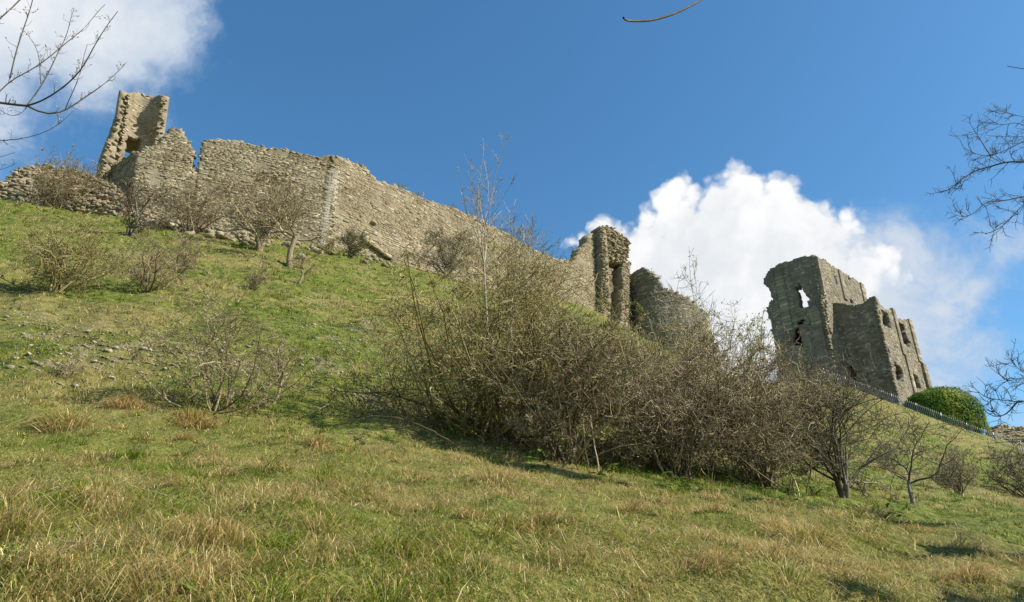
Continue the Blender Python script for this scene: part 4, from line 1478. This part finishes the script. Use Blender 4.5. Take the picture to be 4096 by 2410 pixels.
# ------------------------------------------------------------------ railings
def fence():
    pts = [(3300, 1512, 96.5), (3391, 1548, 95), (3540, 1604, 93.5), (3689, 1662, 92), (3810, 1710, 91), (3932, 1758, 90), (4053, 1798, 88.8), (4200, 1850, 87.5)]
    W_ = np.array([at(*p) for p in pts])
    t = np.r_[0, np.cumsum(np.linalg.norm(np.diff(W_[:, :2], axis=0), axis=1))]
    n = int(t[-1] / .21)
    tt = np.linspace(0, t[-1], n)
    X, Yy = np.interp(tt, t, W_[:, 0]), np.interp(tt, t, W_[:, 1])
    Z = np.interp(tt, t, W_[:, 2])
    m, gg, b, out = new_mat('galvanised_iron', 0.45)
    b.inputs['Metallic'].default_value = 0.3
    pos = gg.n('ShaderNodeNewGeometry').outputs['Position']
    gg.put(b.inputs['Base Color'], gg.ramp(gg.noise(pos, 3.0, 4.0), [(0.3, (.27, .27, .26)), (0.7, (.42, .42, .40))]))
    base = np.array([X[0], Yy[0], Z[0]])
    root = link('iron_railings', None, loc=tuple(base), label='grey iron railings running along the hill crest below the keep', cat='fence')
    H = 1.35

    def bar(w, h, pointed):
        V = [(-w, -w, -.3), (w, -w, -.3), (w, w, -.3), (-w, w, -.3), (-w, -w, h), (w, -w, h), (w, w, h), (-w, w, h)]
        Fq = [[0, 1, 5, 4], [1, 2, 6, 5], [2, 3, 7, 6], [3, 0, 4, 7]]
        V.append((0, 0, h + (.09 if pointed else .02)))
        return mesh('pale' if pointed else 'post', np.array(V), [np.array(Fq), np.array([[4, 5, 8], [5, 6, 8], [6, 7, 8], [7, 4, 8]])], [m])
    pale, post = bar(.017, H, True), bar(.035, H + .06, False)
    for i in range(n):
        isp = i % 12 == 0
        link('post' if isp else 'pale', post if isp else pale, root, (X[i] - base[0], Yy[i] - base[1], Z[i] - base[2] + RNG.normal(0, .015)))
    for hh in (.25, H - .18):
        P = np.stack([X, Yy, Z + hh], -1)[None]
        V, Q = tubes(P, np.full((1, n), .018), 4)
        link('rail', mesh('rail', V - base, [Q], [m]), root)


fence()


# ------------------------------------------------------------------ ivy mound
def ivy():
    c = at(3768, 1680, 97.5)
    base = c.copy()
    base[2] = float(ground(c[0], c[1])) - .5
    root = link('ivy_mound', None, loc=tuple(base), label='rounded dark green ivy-covered mound behind the railings', cat='ivy')
    r = np.random.default_rng(91)
    n = 24000
    a = r.uniform(0, 2 * math.pi, n)
    e = np.arcsin(r.uniform(-.35, 1, n))
    d = np.stack([np.cos(e) * np.cos(a), np.cos(e) * np.sin(a), np.sin(e)], -1)
    rad = np.array([4.9, 3.8, 4.5])
    sq = (np.abs(d) ** 2.6).sum(1) ** (-1 / 2.6)
    bump_ = 1 + .26 * (fbm(d[:, 0] * 2.6 + 5, d[:, 1] * 2.6, d[:, 2] * 2.6, 3) - .5)
    P = d * sq[:, None] * rad * bump_[:, None]
    keepv = np.array([c[0], c[1], c[2] - .4])
    P = P + keepv + r.normal(0, .13, P.shape)
    nn = norm(d / rad)
    t = norm(np.cross(nn, norm(r.normal(0, 1, (n, 3)))))
    b = norm(np.cross(nn + r.normal(0, .35, (n, 3)), t))
    s = r.uniform(.08, .17, n)[:, None]
    V = np.stack([P - t * s, P + b * s * .7, P + t * s, P - b * s * .7], 1).reshape(-1, 3)
    yl = smooth(fbm(P[:, 0] * .5, P[:, 1] * .5, P[:, 2] * .5, 2) + d[:, 0] * .18, .5, .8)[:, None]
    cc = np.array([.085, .15, .02]) * (1 - yl) + np.array([.20, .24, .035]) * yl
    cc = cc * r.uniform(.6, 1.4, (n, 1))
    sp = Soup()
    sp.add(V, np.arange(4 * n).reshape(n, 4), np.repeat(cc, 4, 0))
    sp.build('foliage', MAT_LEAF, root, base, kind='stuff')
    # woody heart so that no sky shows through
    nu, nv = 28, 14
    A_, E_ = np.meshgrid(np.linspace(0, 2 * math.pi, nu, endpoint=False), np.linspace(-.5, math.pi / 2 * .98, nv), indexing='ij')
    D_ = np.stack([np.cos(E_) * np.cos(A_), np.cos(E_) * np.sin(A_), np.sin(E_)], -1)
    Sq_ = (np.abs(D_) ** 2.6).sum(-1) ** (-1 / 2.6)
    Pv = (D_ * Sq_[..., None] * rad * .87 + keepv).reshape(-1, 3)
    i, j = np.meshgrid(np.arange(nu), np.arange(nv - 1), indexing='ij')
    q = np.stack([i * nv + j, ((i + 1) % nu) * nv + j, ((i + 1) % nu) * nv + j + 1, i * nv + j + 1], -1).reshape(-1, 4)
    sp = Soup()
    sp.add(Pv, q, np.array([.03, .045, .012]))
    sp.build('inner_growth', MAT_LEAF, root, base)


ivy()


# ------------------------------------------------------------------ loose stones on the slope
def loose_stones():
    r = np.random.default_rng(55)
    px, py = [], []
    for (cx, cy, rx, ry), k in zip(SCREE_ZONES, (420, 380, 200, 360, 260, 180, 220, 120, 100, 100, 200)):
        px.append(cx + r.normal(0, .5, k) * rx)
        py.append(cy + r.normal(0, .5, k) * ry)
    k = 260
    px.append(r.uniform(0, 2000, k))
    py.append(r.uniform(900, 1600, k))
    px, py = np.concatenate(px), np.concatenate(py)
    P, ok = hit(px, py, 6)
    dist = np.linalg.norm(P - EYE, axis=1)
    ok &= (P[:, 1] > 8.5) & (P[:, 1] < 80)
    P, dist = P[ok], dist[ok]
    s = np.clip(r.lognormal(-3.45, .45, len(P)), .016, .085) * (0.8 + dist / 50)
    order = np.argsort(-(s / dist))
    VV, FT, tone, nv = [], [], [], 0
    for rank, i in enumerate(order):
        vi = int(r.integers(12))
        rot = Matrix.Rotation(r.uniform(0, 6.28), 3, 'Z') @ Matrix.Rotation(r.normal(0, .35), 3, 'X')
        sz = np.array([s[i] * r.uniform(.9, 1.5), s[i], s[i] * r.uniform(.45, .8)])
        if rank < 40:
            o = link('loose_stone', variant_mesh('b', vi, MAT_ROCK), loc=tuple(P[i] + [0, 0, sz[2] * .02]), label='pale limestone lump lying loose on the short grass of the slope', cat='stone',
                     group='loose limestone lumps scattered over the slope')
            o.rotation_euler = rot.to_euler()
            o.scale = sz
        else:
            V, Fq = CHIPS[vi % 10]
            VV.append((V * sz) @ np.array(rot).T + P[i] + [0, 0, sz[2] * .0])
            FT.append(Fq + nv)
            tone.append(np.full(len(V), r.random()))
            nv += len(V)
    link('scree', mesh('scree', np.concatenate(VV), [np.concatenate(FT)], [MAT_ROCK], {'tone': np.concatenate(tone)}), kind='stuff',
         label='thin scatter of small pale limestone chips in the turf', cat='scree')
    # rubble spilt along the wall foot
    px = np.concatenate([r.uniform(560, 1010, 330), r.uniform(1000, 1330, 60), r.uniform(1440, 1560, 60)])
    py = np.interp(px, [560, 700, 1000, 1330, 1560], [880, 905, 955, 1000, 1050]) + r.normal(-8, 16, len(px))
    P, ok = hit(px, py, 20)
    P = P[ok & (P[:, 1] < 70)]
    VV, FT, tone, nv = [], [], [], 0
    for p in P:
        V, Fq = BOULDERS[int(r.integers(12))]
        s_ = r.uniform(.2, .6)
        rot = np.array(Matrix.Rotation(r.uniform(0, 6.28), 3, 'Z') @ Matrix.Rotation(r.normal(0, .4), 3, 'X'))
        VV.append((V * [s_ * 1.4, s_, s_ * .6]) @ rot.T + p + [0, 0, s_ * .15])
        FT.append(Fq + nv)
        tone.append(np.full(len(V), r.random()))
        nv += len(V)
    link('rubble', mesh('rubble', np.concatenate(VV), [np.concatenate(FT)], [MAT_WARM], {'tone': np.concatenate(tone)}), kind='stuff',
         label='fallen rubble heaped along the foot of the curtain wall', cat='rubble')


loose_stones()
print('stones', round(time.time() - T0, 1))

# ------------------------------------------------------------------ grass
STRAW = np.array([[.54, .435, .19], [.65, .54, .28], [.45, .35, .135], [.49, .365, .15]])
GREEN = np.array([[.150, .235, .010], [.20, .285, .018], [.085, .155, .008], [.25, .29, .028]])
RUST = np.array([[.38, .25, .10], [.42, .29, .12]])


def blades(root, head, L, a1, a2, wid, colr, tip_tint, r, simple=False):
    """curved three-triangle blades"""
    n = len(root)
    h = np.stack([np.cos(head), np.sin(head), 0 * head], -1)
    up = np.array([0, 0, 1.0])
    s1 = (np.cos(a1)[:, None] * up + np.sin(a1)[:, None] * h) * (L * .5)[:, None]
    s2 = (np.cos(a2)[:, None] * up + np.sin(a2)[:, None] * h) * (L * .5)[:, None]
    ph = head + r.normal(math.pi / 2, .5, n)
    w = np.stack([np.cos(ph), np.sin(ph), 0 * ph], -1) * (wid * .5)[:, None]
    if simple:                     # one straight triangle for blades a pixel or two high
        V = np.stack([root - w, root + w, root + s1 + s2], 1).reshape(-1, 3)
        c = np.stack([colr * .75, colr * .75, colr * tip_tint], 1).reshape(-1, 3)
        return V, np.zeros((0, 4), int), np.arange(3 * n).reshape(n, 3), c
    m = root + s1
    V = np.stack([root - w, root + w, m - w * .8, m + w * .8, m + s2], 1).reshape(-1, 3)
    b = (np.arange(n) * 5)[:, None]
    q = np.concatenate([b + 0, b + 1, b + 3, b + 2], 1)
    t = np.concatenate([b + 2, b + 3, b + 4], 1)
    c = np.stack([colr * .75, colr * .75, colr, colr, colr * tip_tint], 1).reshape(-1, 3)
    return V, q, t, c


def grass():
    r = np.random.default_rng(77)
    VV, QQ, TT, CC, nv = [], [], [], [], 0

    def put(root, *a, near=1e9):
        nonlocal nv
        for simple in (False, True):
            k = (root[:, 1] > near) == simple
            if k.any():
                put1(simple, root[k], *[v[k] if np.ndim(v) else v for v in a])

    def put1(simple, *a):
        nonlocal nv
        V, q, t, c = blades(*a, r, simple)
        VV.append(V)
        QQ.append(q + nv)
        TT.append(t + nv)
        CC.append(c)
        nv += len(V)

    def palette(n, pdry, prust):
        u = r.random(n)
        c = GREEN[r.integers(0, 4, n)]
        d = u < pdry
        c = np.where(d[:, None], STRAW[r.integers(0, 4, n)], c)
        c = np.where((u < prust)[:, None], RUST[r.integers(0, 2, n)], c)
        return c * r.uniform(.55, 1.35, (n, 1))

    # background sward of the lower bank: short green blades and matted straw
    n = 440000
    az = np.radians(r.uniform(-47, 47, n))
    y = 2.6 * (15 / 2.6) ** (r.random(n) ** .85)
    x = y * np.tan(az)
    rc = rough_cover(x, y)
    k = r.random(n) < np.maximum(rc, .10)
    x, y, rc = x[k], y[k], rc[k]
    n = len(x)
    dc = .55 * dry_cover(x, y) + .45 * smooth(fbm(x * 1.3, y * 1.3, 21.0, 3), .3, .7)
    tus = fbm(x * 3.2, y * 3.2, 12.0, 3)
    z = ground(x, y)
    down = math.radians(-48)
    head = np.where(r.random(n) < .35, down + r.normal(0, .8, n), r.uniform(0, 2 * math.pi, n))
    pd = np.clip(.08 + .54 * smooth(dc, .34, .76), 0, 1)
    isdry = r.random(n) < pd
    L = np.where(isdry, r.uniform(.035, .095, n), r.uniform(.022, .055, n)) * (.6 + 1.1 * smooth(tus, .38, .7)) * (.5 + .5 * rc)
    a1 = np.where(isdry, np.abs(r.normal(1.05, .35, n)), np.abs(r.normal(.55, .35, n)))
    a2 = a1 + np.where(isdry, r.normal(.35, .3, n), np.abs(r.normal(.7, .4, n)))
    c = palette(n, isdry.astype(float), np.where(isdry, .06, 0))
    wid = np.maximum(.0030, y * .00072) * r.uniform(.6, 1.4, n)
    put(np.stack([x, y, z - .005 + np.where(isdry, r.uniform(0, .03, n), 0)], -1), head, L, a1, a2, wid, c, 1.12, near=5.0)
    # long pale straws lying about
    n = 4500
    az = np.radians(r.uniform(-46, 46, n))
    y = 2.8 * (10.5 / 2.8) ** r.random(n)
    x = y * np.tan(az)
    k = rough_cover(x, y) > .4
    x, y = x[k], y[k]
    n = len(x)
    z = ground(x, y) + r.uniform(.01, .06, n)
    a1 = r.normal(1.3, .28, n)
    put(np.stack([x, y, z], -1), r.uniform(0, 6.28, n), r.uniform(.06, .18, n), a1, a1 + r.normal(.25, .3, n), np.maximum(.0038, y * .0008) * r.uniform(.7, 1.3, n),
        STRAW[r.integers(0, 2, n)] * r.uniform(.95, 1.45, (n, 1)), 1.1)
    # tussocks
    nt = 1000
    az = np.radians(r.uniform(-46, 46, nt))
    ty = 2.9 * (11.5 / 2.9) ** r.random(nt)
    tx = ty * np.tan(az)
    k = rough_cover(tx, ty) > .5
    tx, ty = tx[k], ty[k]
    td = dry_cover(tx, ty)
    big = r.random(len(tx)) < .22
    nb = np.where(big, r.integers(140, 280, len(tx)), r.integers(30, 90, len(tx)))
    ti = np.repeat(np.arange(len(tx)), nb)
    n = len(ti)
    rad = np.where(big, r.uniform(.10, .20, len(tx)), r.uniform(.03, .10, len(tx)))[ti]
    a = r.uniform(0, 2 * math.pi, n)
    q = np.sqrt(r.random(n)) * rad
    x, y = tx[ti] + q * np.cos(a), ty[ti] + q * np.sin(a)
    z = ground(x, y)
    size = np.where(big, r.uniform(.15, .27, len(tx)), r.uniform(.07, .15, len(tx)))[ti]
    L = size * r.uniform(.5, 1.15, n)
    sweep = np.repeat(r.normal(-.85, .6, len(tx)), nb)
    head = np.where(r.random(n) < .6, a + r.normal(0, .4, n), sweep + r.normal(0, .4, n))
    a1 = .25 + .75 * q / np.maximum(rad, .01) + np.abs(r.normal(0, .25, n))
    a2 = a1 + np.abs(r.normal(.85, .35, n))
    pd = np.clip(.50 + .45 * smooth(td, .25, .7)[ti] + np.repeat(r.normal(0, .35, len(tx)), nb), 0.02, .97)
    isdry = r.random(n) < pd
    prust = np.repeat(np.where(r.random(len(tx)) < .15, .5, .04), nb)
    c = palette(n, isdry.astype(float), np.where(isdry, prust, 0))
    wid = np.maximum(.0038, y * .0008) * r.uniform(.7, 1.3, n)
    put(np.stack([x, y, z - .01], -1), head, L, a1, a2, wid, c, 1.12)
    # short turf of the upper slope
    n = 300000
    az = np.radians(r.uniform(-44, 44, n))
    y = 8.5 * (92 / 8.5) ** r.random(n)
    x = y * np.tan(az)
    rc = rough_cover(x, y)
    cl = .5 * fbm(x * .9, y * .9, 15.0, 3) + .5 * fbm(x * 2.6, y * 2.6, 16.0, 2)
    sc = scree_cover(x, y)
    k = (rc < .75) & (r.random(n) < (.15 + 1.1 * smooth(cl, .38, .62)) * (1 - .8 * sc))
    x, y, cl = x[k], y[k], cl[k]
    n = len(x)
    z = ground(x, y)
    dc = dry_cover(x, y)
    L = r.uniform(.035, .09, n) * (.6 + 1.1 * smooth(cl, .5, .7)) * (.75 + y / 45)
    head = r.uniform(0, 2 * math.pi, n)
    a1 = np.abs(r.normal(.5, .35, n))
    a2 = a1 + np.abs(r.normal(.7, .35, n))
    isdry = r.random(n) < .14 + .45 * smooth(dc, .35, .8)
    c = palette(n, isdry.astype(float), np.where(isdry, .03, 0)) * np.array([1.0, .86, .9])
    wid = y * .0011 * r.uniform(.7, 1.4, n)
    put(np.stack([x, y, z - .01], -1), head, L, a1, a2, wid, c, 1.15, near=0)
    # separate tufts standing out of the short turf
    nt = 8500
    ty = 9.0 * (70 / 9.0) ** r.random(nt)
    tx = ty * np.tan(np.radians(r.uniform(-43, 43, nt)))
    k = (rough_cover(tx, ty) < .6) & (r.random(nt) < .35 + .65 * smooth(fbm(tx * .35, ty * .35, 51.0, 3), .4, .65))
    tx, ty = tx[k], ty[k]
    ti = np.repeat(np.arange(len(tx)), 14)
    n = len(ti)
    a = r.uniform(0, 6.28, n)
    q = np.sqrt(r.random(n)) * (.05 + ty[ti] * .0032)
    x, y = tx[ti] + q * np.cos(a), ty[ti] + q * np.sin(a)
    a1 = np.abs(r.normal(.5, .3, n))
    tdry = (r.random(len(tx)) < .38)[ti]
    c = palette(n, tdry.astype(float), np.where(tdry, .05, 0)) * (r.uniform(.5, 1.15, len(tx))[ti])[:, None]
    put(np.stack([x, y, ground(x, y) - .01], -1), a + r.normal(0, .5, n), (.07 + ty[ti] * .0028) * r.uniform(.6, 1.3, n), a1, a1 + .5, y * .0013 * r.uniform(.7, 1.3, n), c, 1.1, near=0)
    me = mesh('grass', np.concatenate(VV), [np.concatenate(QQ), np.concatenate(TT)], [MAT_GRASS], {'col': np.concatenate(CC)})
    link('grass', me, kind='stuff', label='rough straw and green grass over the bank and short turf above', cat='grass')
    print('blades', sum(len(t) for t in TT))


grass()
print('grass', round(time.time() - T0, 1))


# ------------------------------------------------------------------ single tussocks, weeds, sticks, plants on the wall
def tussock(label, px, py, rad, size, dry, rust, n, seed, sweep=-1.2):
    r = np.random.default_rng(seed)
    P, ok = hit([px], [py])
    b = P[0]
    a = r.uniform(0, 2 * math.pi, n)
    q = np.sqrt(r.random(n)) * rad
    x, y = b[0] + q * np.cos(a), b[1] + q * np.sin(a) * .8
    z = ground(x, y) - .01
    L = size * r.uniform(.5, 1.15, n)
    head = np.where(r.random(n) < .55, a + r.normal(0, .4, n), sweep + r.normal(0, .5, n))
    a1 = .2 + .8 * q / rad + np.abs(r.normal(0, .2, n))
    a2 = a1 + np.abs(r.normal(.95, .35, n))
    u = r.random(n)
    c = np.where((u < dry)[:, None], STRAW[r.integers(0, 4, n)], GREEN[r.integers(0, 4, n)])
    c = np.where((u < rust)[:, None], RUST[r.integers(0, 2, n)], c) * r.uniform(.75, 1.25, (n, 1))
    V, qd, t, cc = blades(np.stack([x, y, z], -1), head, L, a1, a2, np.full(n, .0055) * b[1] / 5.5 * r.uniform(.7, 1.2, n), c, 1.1, r)
    o = link('grass_tussock', mesh('grass_tussock', V - b, [qd, t], [MAT_GRASS], {'col': cc}), loc=tuple(b), label=label, cat='tussock', group='dry grass tussocks on the lower bank')
    return o


tussock('shaggy brown tussock in the middle of the lower left bank', 850, 2150, .17, .30, .9, .35, 520, 1)
tussock('pale flopped tussock at the bottom edge above the dock leaves', 680, 2330, .16, .28, .95, .08, 460, 2, -2.0)
tussock('pale tussock combed leftwards near the left edge of the bank', 270, 1710, .24, .42, .85, .10, 420, 3, -2.6)
tussock('rusty tussock just below the open thorn bush', 780, 1700, .22, .36, .9, .55, 420, 4)
tussock('small rusty mat of dead grass left of the open thorn bush', 500, 1625, .26, .26, .97, .6, 380, 5)
tussock('rounded tussock overhanging a bare scrape on the lower right bank', 3215, 2170, .24, .34, .75, .2, 620, 6, -1.0)
tussock('dark-hearted straw tussock at the left frame edge', 60, 2080, .18, .30, .8, .1, 420, 7, -1.8)
tussock('straw tussock in the left foreground above a fallen stick', 400, 2010, .14, .26, .9, .15, 360, 8)


def leafy_weed(name, label, px, py, nleaf, size, seed, colr, spread=.8, tall=0.0):
    r = np.random.default_rng(seed)
    P, ok = hit([px], [py])
    b = P[0]
    root = link(name, None, loc=tuple(b), label=label, cat='weed')
    for k in range(nleaf):
        L = size * r.uniform(.7, 1.2)
        wd = L * r.uniform(.28, .42)
        az, el = r.uniform(0, 2 * math.pi), r.uniform(.25, 1.0)
        d = np.array([math.cos(az) * math.cos(el), math.sin(az) * math.cos(el), math.sin(el)])
        sd = np.array([-math.sin(az), math.cos(az), 0])
        up = np.cross(d, sd) * -1
        st = np.array([0, 0, tall * r.random()]) + r.normal(0, spread * size * .25, 3) * [1, 1, 0]
        pts, ns = [], 6
        for i in range(ns + 1):
            t = i / ns
            prof = wd * .5 * math.sin(math.pi * min(t * .92 + .06, 1)) ** .8
            cpt = st + d * L * t + np.array([0, 0, -.5 * L * t * t]) + up * .0
            wav = .10 * wd * math.sin(9 * t + k)
            pts += [cpt - sd * prof + up * (.25 * prof + wav), cpt, cpt + sd * prof + up * (.25 * prof - wav)]
        q = []
        for i in range(ns):
            q += [[3 * i, 3 * i + 1, 3 * i + 4, 3 * i + 3], [3 * i + 1, 3 * i + 2, 3 * i + 5, 3 * i + 4]]
        cc = np.array(colr) * r.uniform(.75, 1.25)
        link('leaf', mesh('leaf', np.array(pts), [np.array(q)], [MAT_LEAF], {'col': np.tile(cc, (len(pts), 1))}, True), root)
    return root


DOCK = (.13, .24, .03)
leafy_weed('dock_plant', 'green dock plant at the far left of the foreground', 80, 2210, 7, .13, 1, DOCK)
leafy_weed('dock_plant', 'bright dock leaves just above the pale flopped tussock', 690, 2235, 9, .15, 2, DOCK)
leafy_weed('dock_plant', 'single spray of dock leaves right of the pale flopped tussock', 790, 2245, 4, .14, 3, (.17, .28, .04))
leafy_weed('dock_plant', 'young dock leaves at the foot of the pale flopped tussock', 660, 2340, 5, .13, 4, (.17, .26, .05))
for k, (wx, wy, nl, lab) in enumerate([(2430, 1925, 26, 'fresh green nettle clump under the middle thicket'), (2150, 1880, 22, 'dark green weeds between the thicket stems'),
                                       (1790, 1770, 20, 'low green weeds at the left foot of the biggest thicket'), (3180, 2030, 20, 'green nettles below the purple-brown brambles'),
                                       (3580, 2080, 16, 'small green nettles left of the forked tree'), (2700, 1990, 18, 'green leaves under the red-brown brambles')]):
    leafy_weed('nettle_clump', lab, wx, wy, nl, .14, 20 + k, (.12, .20, .03), 3.0, .25)


def stick(name, label, pts, rad, colr, lift=.03, cat='stick', arch=None):
    P, ok = hit([p[0] for p in pts], [p[1] for p in pts])
    if arch is not None:
        P = np.array([at(p[0], p[1], y) for p, y in zip(pts, arch)])
    else:
        P[:, 2] += lift
    t = np.r_[0, np.cumsum(np.linalg.norm(np.diff(P, axis=0), axis=1))]
    tt = np.linspace(0, t[-1], 24)
    C = np.stack([np.interp(tt, t, P[:, d]) for d in range(3)], -1)
    for _ in range(2):
        C[1:-1] = .25 * C[:-2] + .5 * C[1:-1] + .25 * C[2:]
    C[1:-1] += np.random.default_rng(3).normal(0, rad * .5, C[1:-1].shape)
    V, Q = tubes(C[None], np.linspace(rad, rad * .45, 24)[None], 6)
    b = C[0].copy()
    link(name, mesh(name, V - b, [Q], [MAT_BARK], {'col': np.tile(colr, (len(V), 1))}, True), loc=tuple(b), label=label, cat=cat)


stick('fallen_stick', 'thin grey stick lying level in the left foreground grass', [(238, 2196), (340, 2206), (467, 2208)], .0045, (.26, .21, .14))
stick('fallen_stick', 'short pale stick slanting down from the level one', [(312, 2194), (270, 2226), (226, 2262)], .005, (.30, .25, .17))
stick('fallen_stick', 'long pale stem lying across the middle left bank', [(520, 1968), (640, 2000), (770, 2048)], .004, (.36, .29, .17))
stick('fallen_stick', 'pale twig lying right of the open thorn bush', [(1268, 1660), (1305, 1638), (1336, 1620)], .010, (.30, .25, .17), .06)
stick('bramble_cane', 'dark bramble cane arching out left from the biggest thicket', [(1810, 1775), (1740, 1728), (1664, 1695), (1567, 1667), (1482, 1664), (1391, 1689), (1320, 1718)], .010, (.09, .075, .05), cat='bramble',
      arch=[9.9, 9.8, 9.7, 9.6, 9.6, 9.6, 9.7])


def wall_plant(label, px, py, Y, n, size, seed, dry=.4):
    r = np.random.default_rng(seed)
    b = at(px, py, Y)
    a = r.uniform(0, 2 * math.pi, n)
    q = np.sqrt(r.random(n)) * size * 1.3
    root = np.stack([b[0] + q * np.cos(a) * 1.6, b[1] + q * np.sin(a) * .7, np.full(n, b[2] - .12)], -1)
    a1 = np.abs(r.normal(.35, .3, n))
    c = np.where((r.random(n) < dry)[:, None], STRAW[r.integers(0, 4, n)], GREEN[r.integers(0, 4, n)] * .9)
    V, qd, t, cc = blades(root, a, size * r.uniform(.5, 1.3, n), a1, a1 + np.abs(r.normal(.6, .3, n)), np.full(n, .035), c, 1.0, r)
    link('wall_grass', mesh('wall_grass', V - b, [qd, t], [MAT_GRASS], {'col': cc}), loc=tuple(b), label=label, cat='plant', group='tufts of grass rooted on the wall tops')


def wall_Y(px, py, P, d):
    q = ray(px, py)
    k = q[0] / q[1]
    t = (k * P[1] - P[0]) / (d[0] - k * d[1])
    return P[1] + d[1] * t


d3 = (P_end[:2] - P_corner[:2]) / np.linalg.norm(P_end[:2] - P_corner[:2])
for k, (px, py, lab) in enumerate([(1428, 664, 'tuft of grass beside the loose cap stone past the wall angle'), (1600, 750, 'green tuft on the curtain wall where its top first steps down'),
                                   (1668, 782, 'dry tuft on the upper middle of the curtain wall top'), (1795, 828, 'long green tuft along the middle of the curtain wall top'),
                                   (1860, 858, 'green tuft on the curtain wall just left of the tall ash'), (2180, 1020, 'weedy tuft on the low end of the curtain wall')]):
    wall_plant(lab, px, py, wall_Y(px, py, P_corner[:2], d3) + .4, 90, .42, 40 + k)
wall_plant('weedy tuft on top of the broken tower stub', 2462, 922, 88.5, 80, .5, 60, .2)
wall_plant('small weed on the shoulder of the round bastion', 2622, 1112, 87.6, 70, .45, 61, .1)

# bushes standing just outside the frame whose shade falls on the lower right bank
for k, (bx, by, h) in enumerate([(4.75, 4.2, 2.3), (6.0, 5.9, 2.6), (7.6, 7.6, 2.8)]):
    bz = float(ground(bx, by))
    px_, py_ = project(np.array([bx, by, bz]))
    pt = project(np.array([bx, by, bz + h]))
    shrub('holly_bush', ['dense holly bush closest to the path beyond the frame edge', 'middle dense holly bush beyond the frame edge', 'uphill dense holly bush beyond the frame edge'][k],
          px_, py_, pt[1], 1000 / by * 3.2, 'shrub', 80 + k, 14, (6, 5, 2), 0, 'dark', OLIVE, 9000, Y=by, r0=.03, twig_r=.006, leafsize=.07, group='holly bushes just outside the frame')
print('extras', round(time.time() - T0, 1))
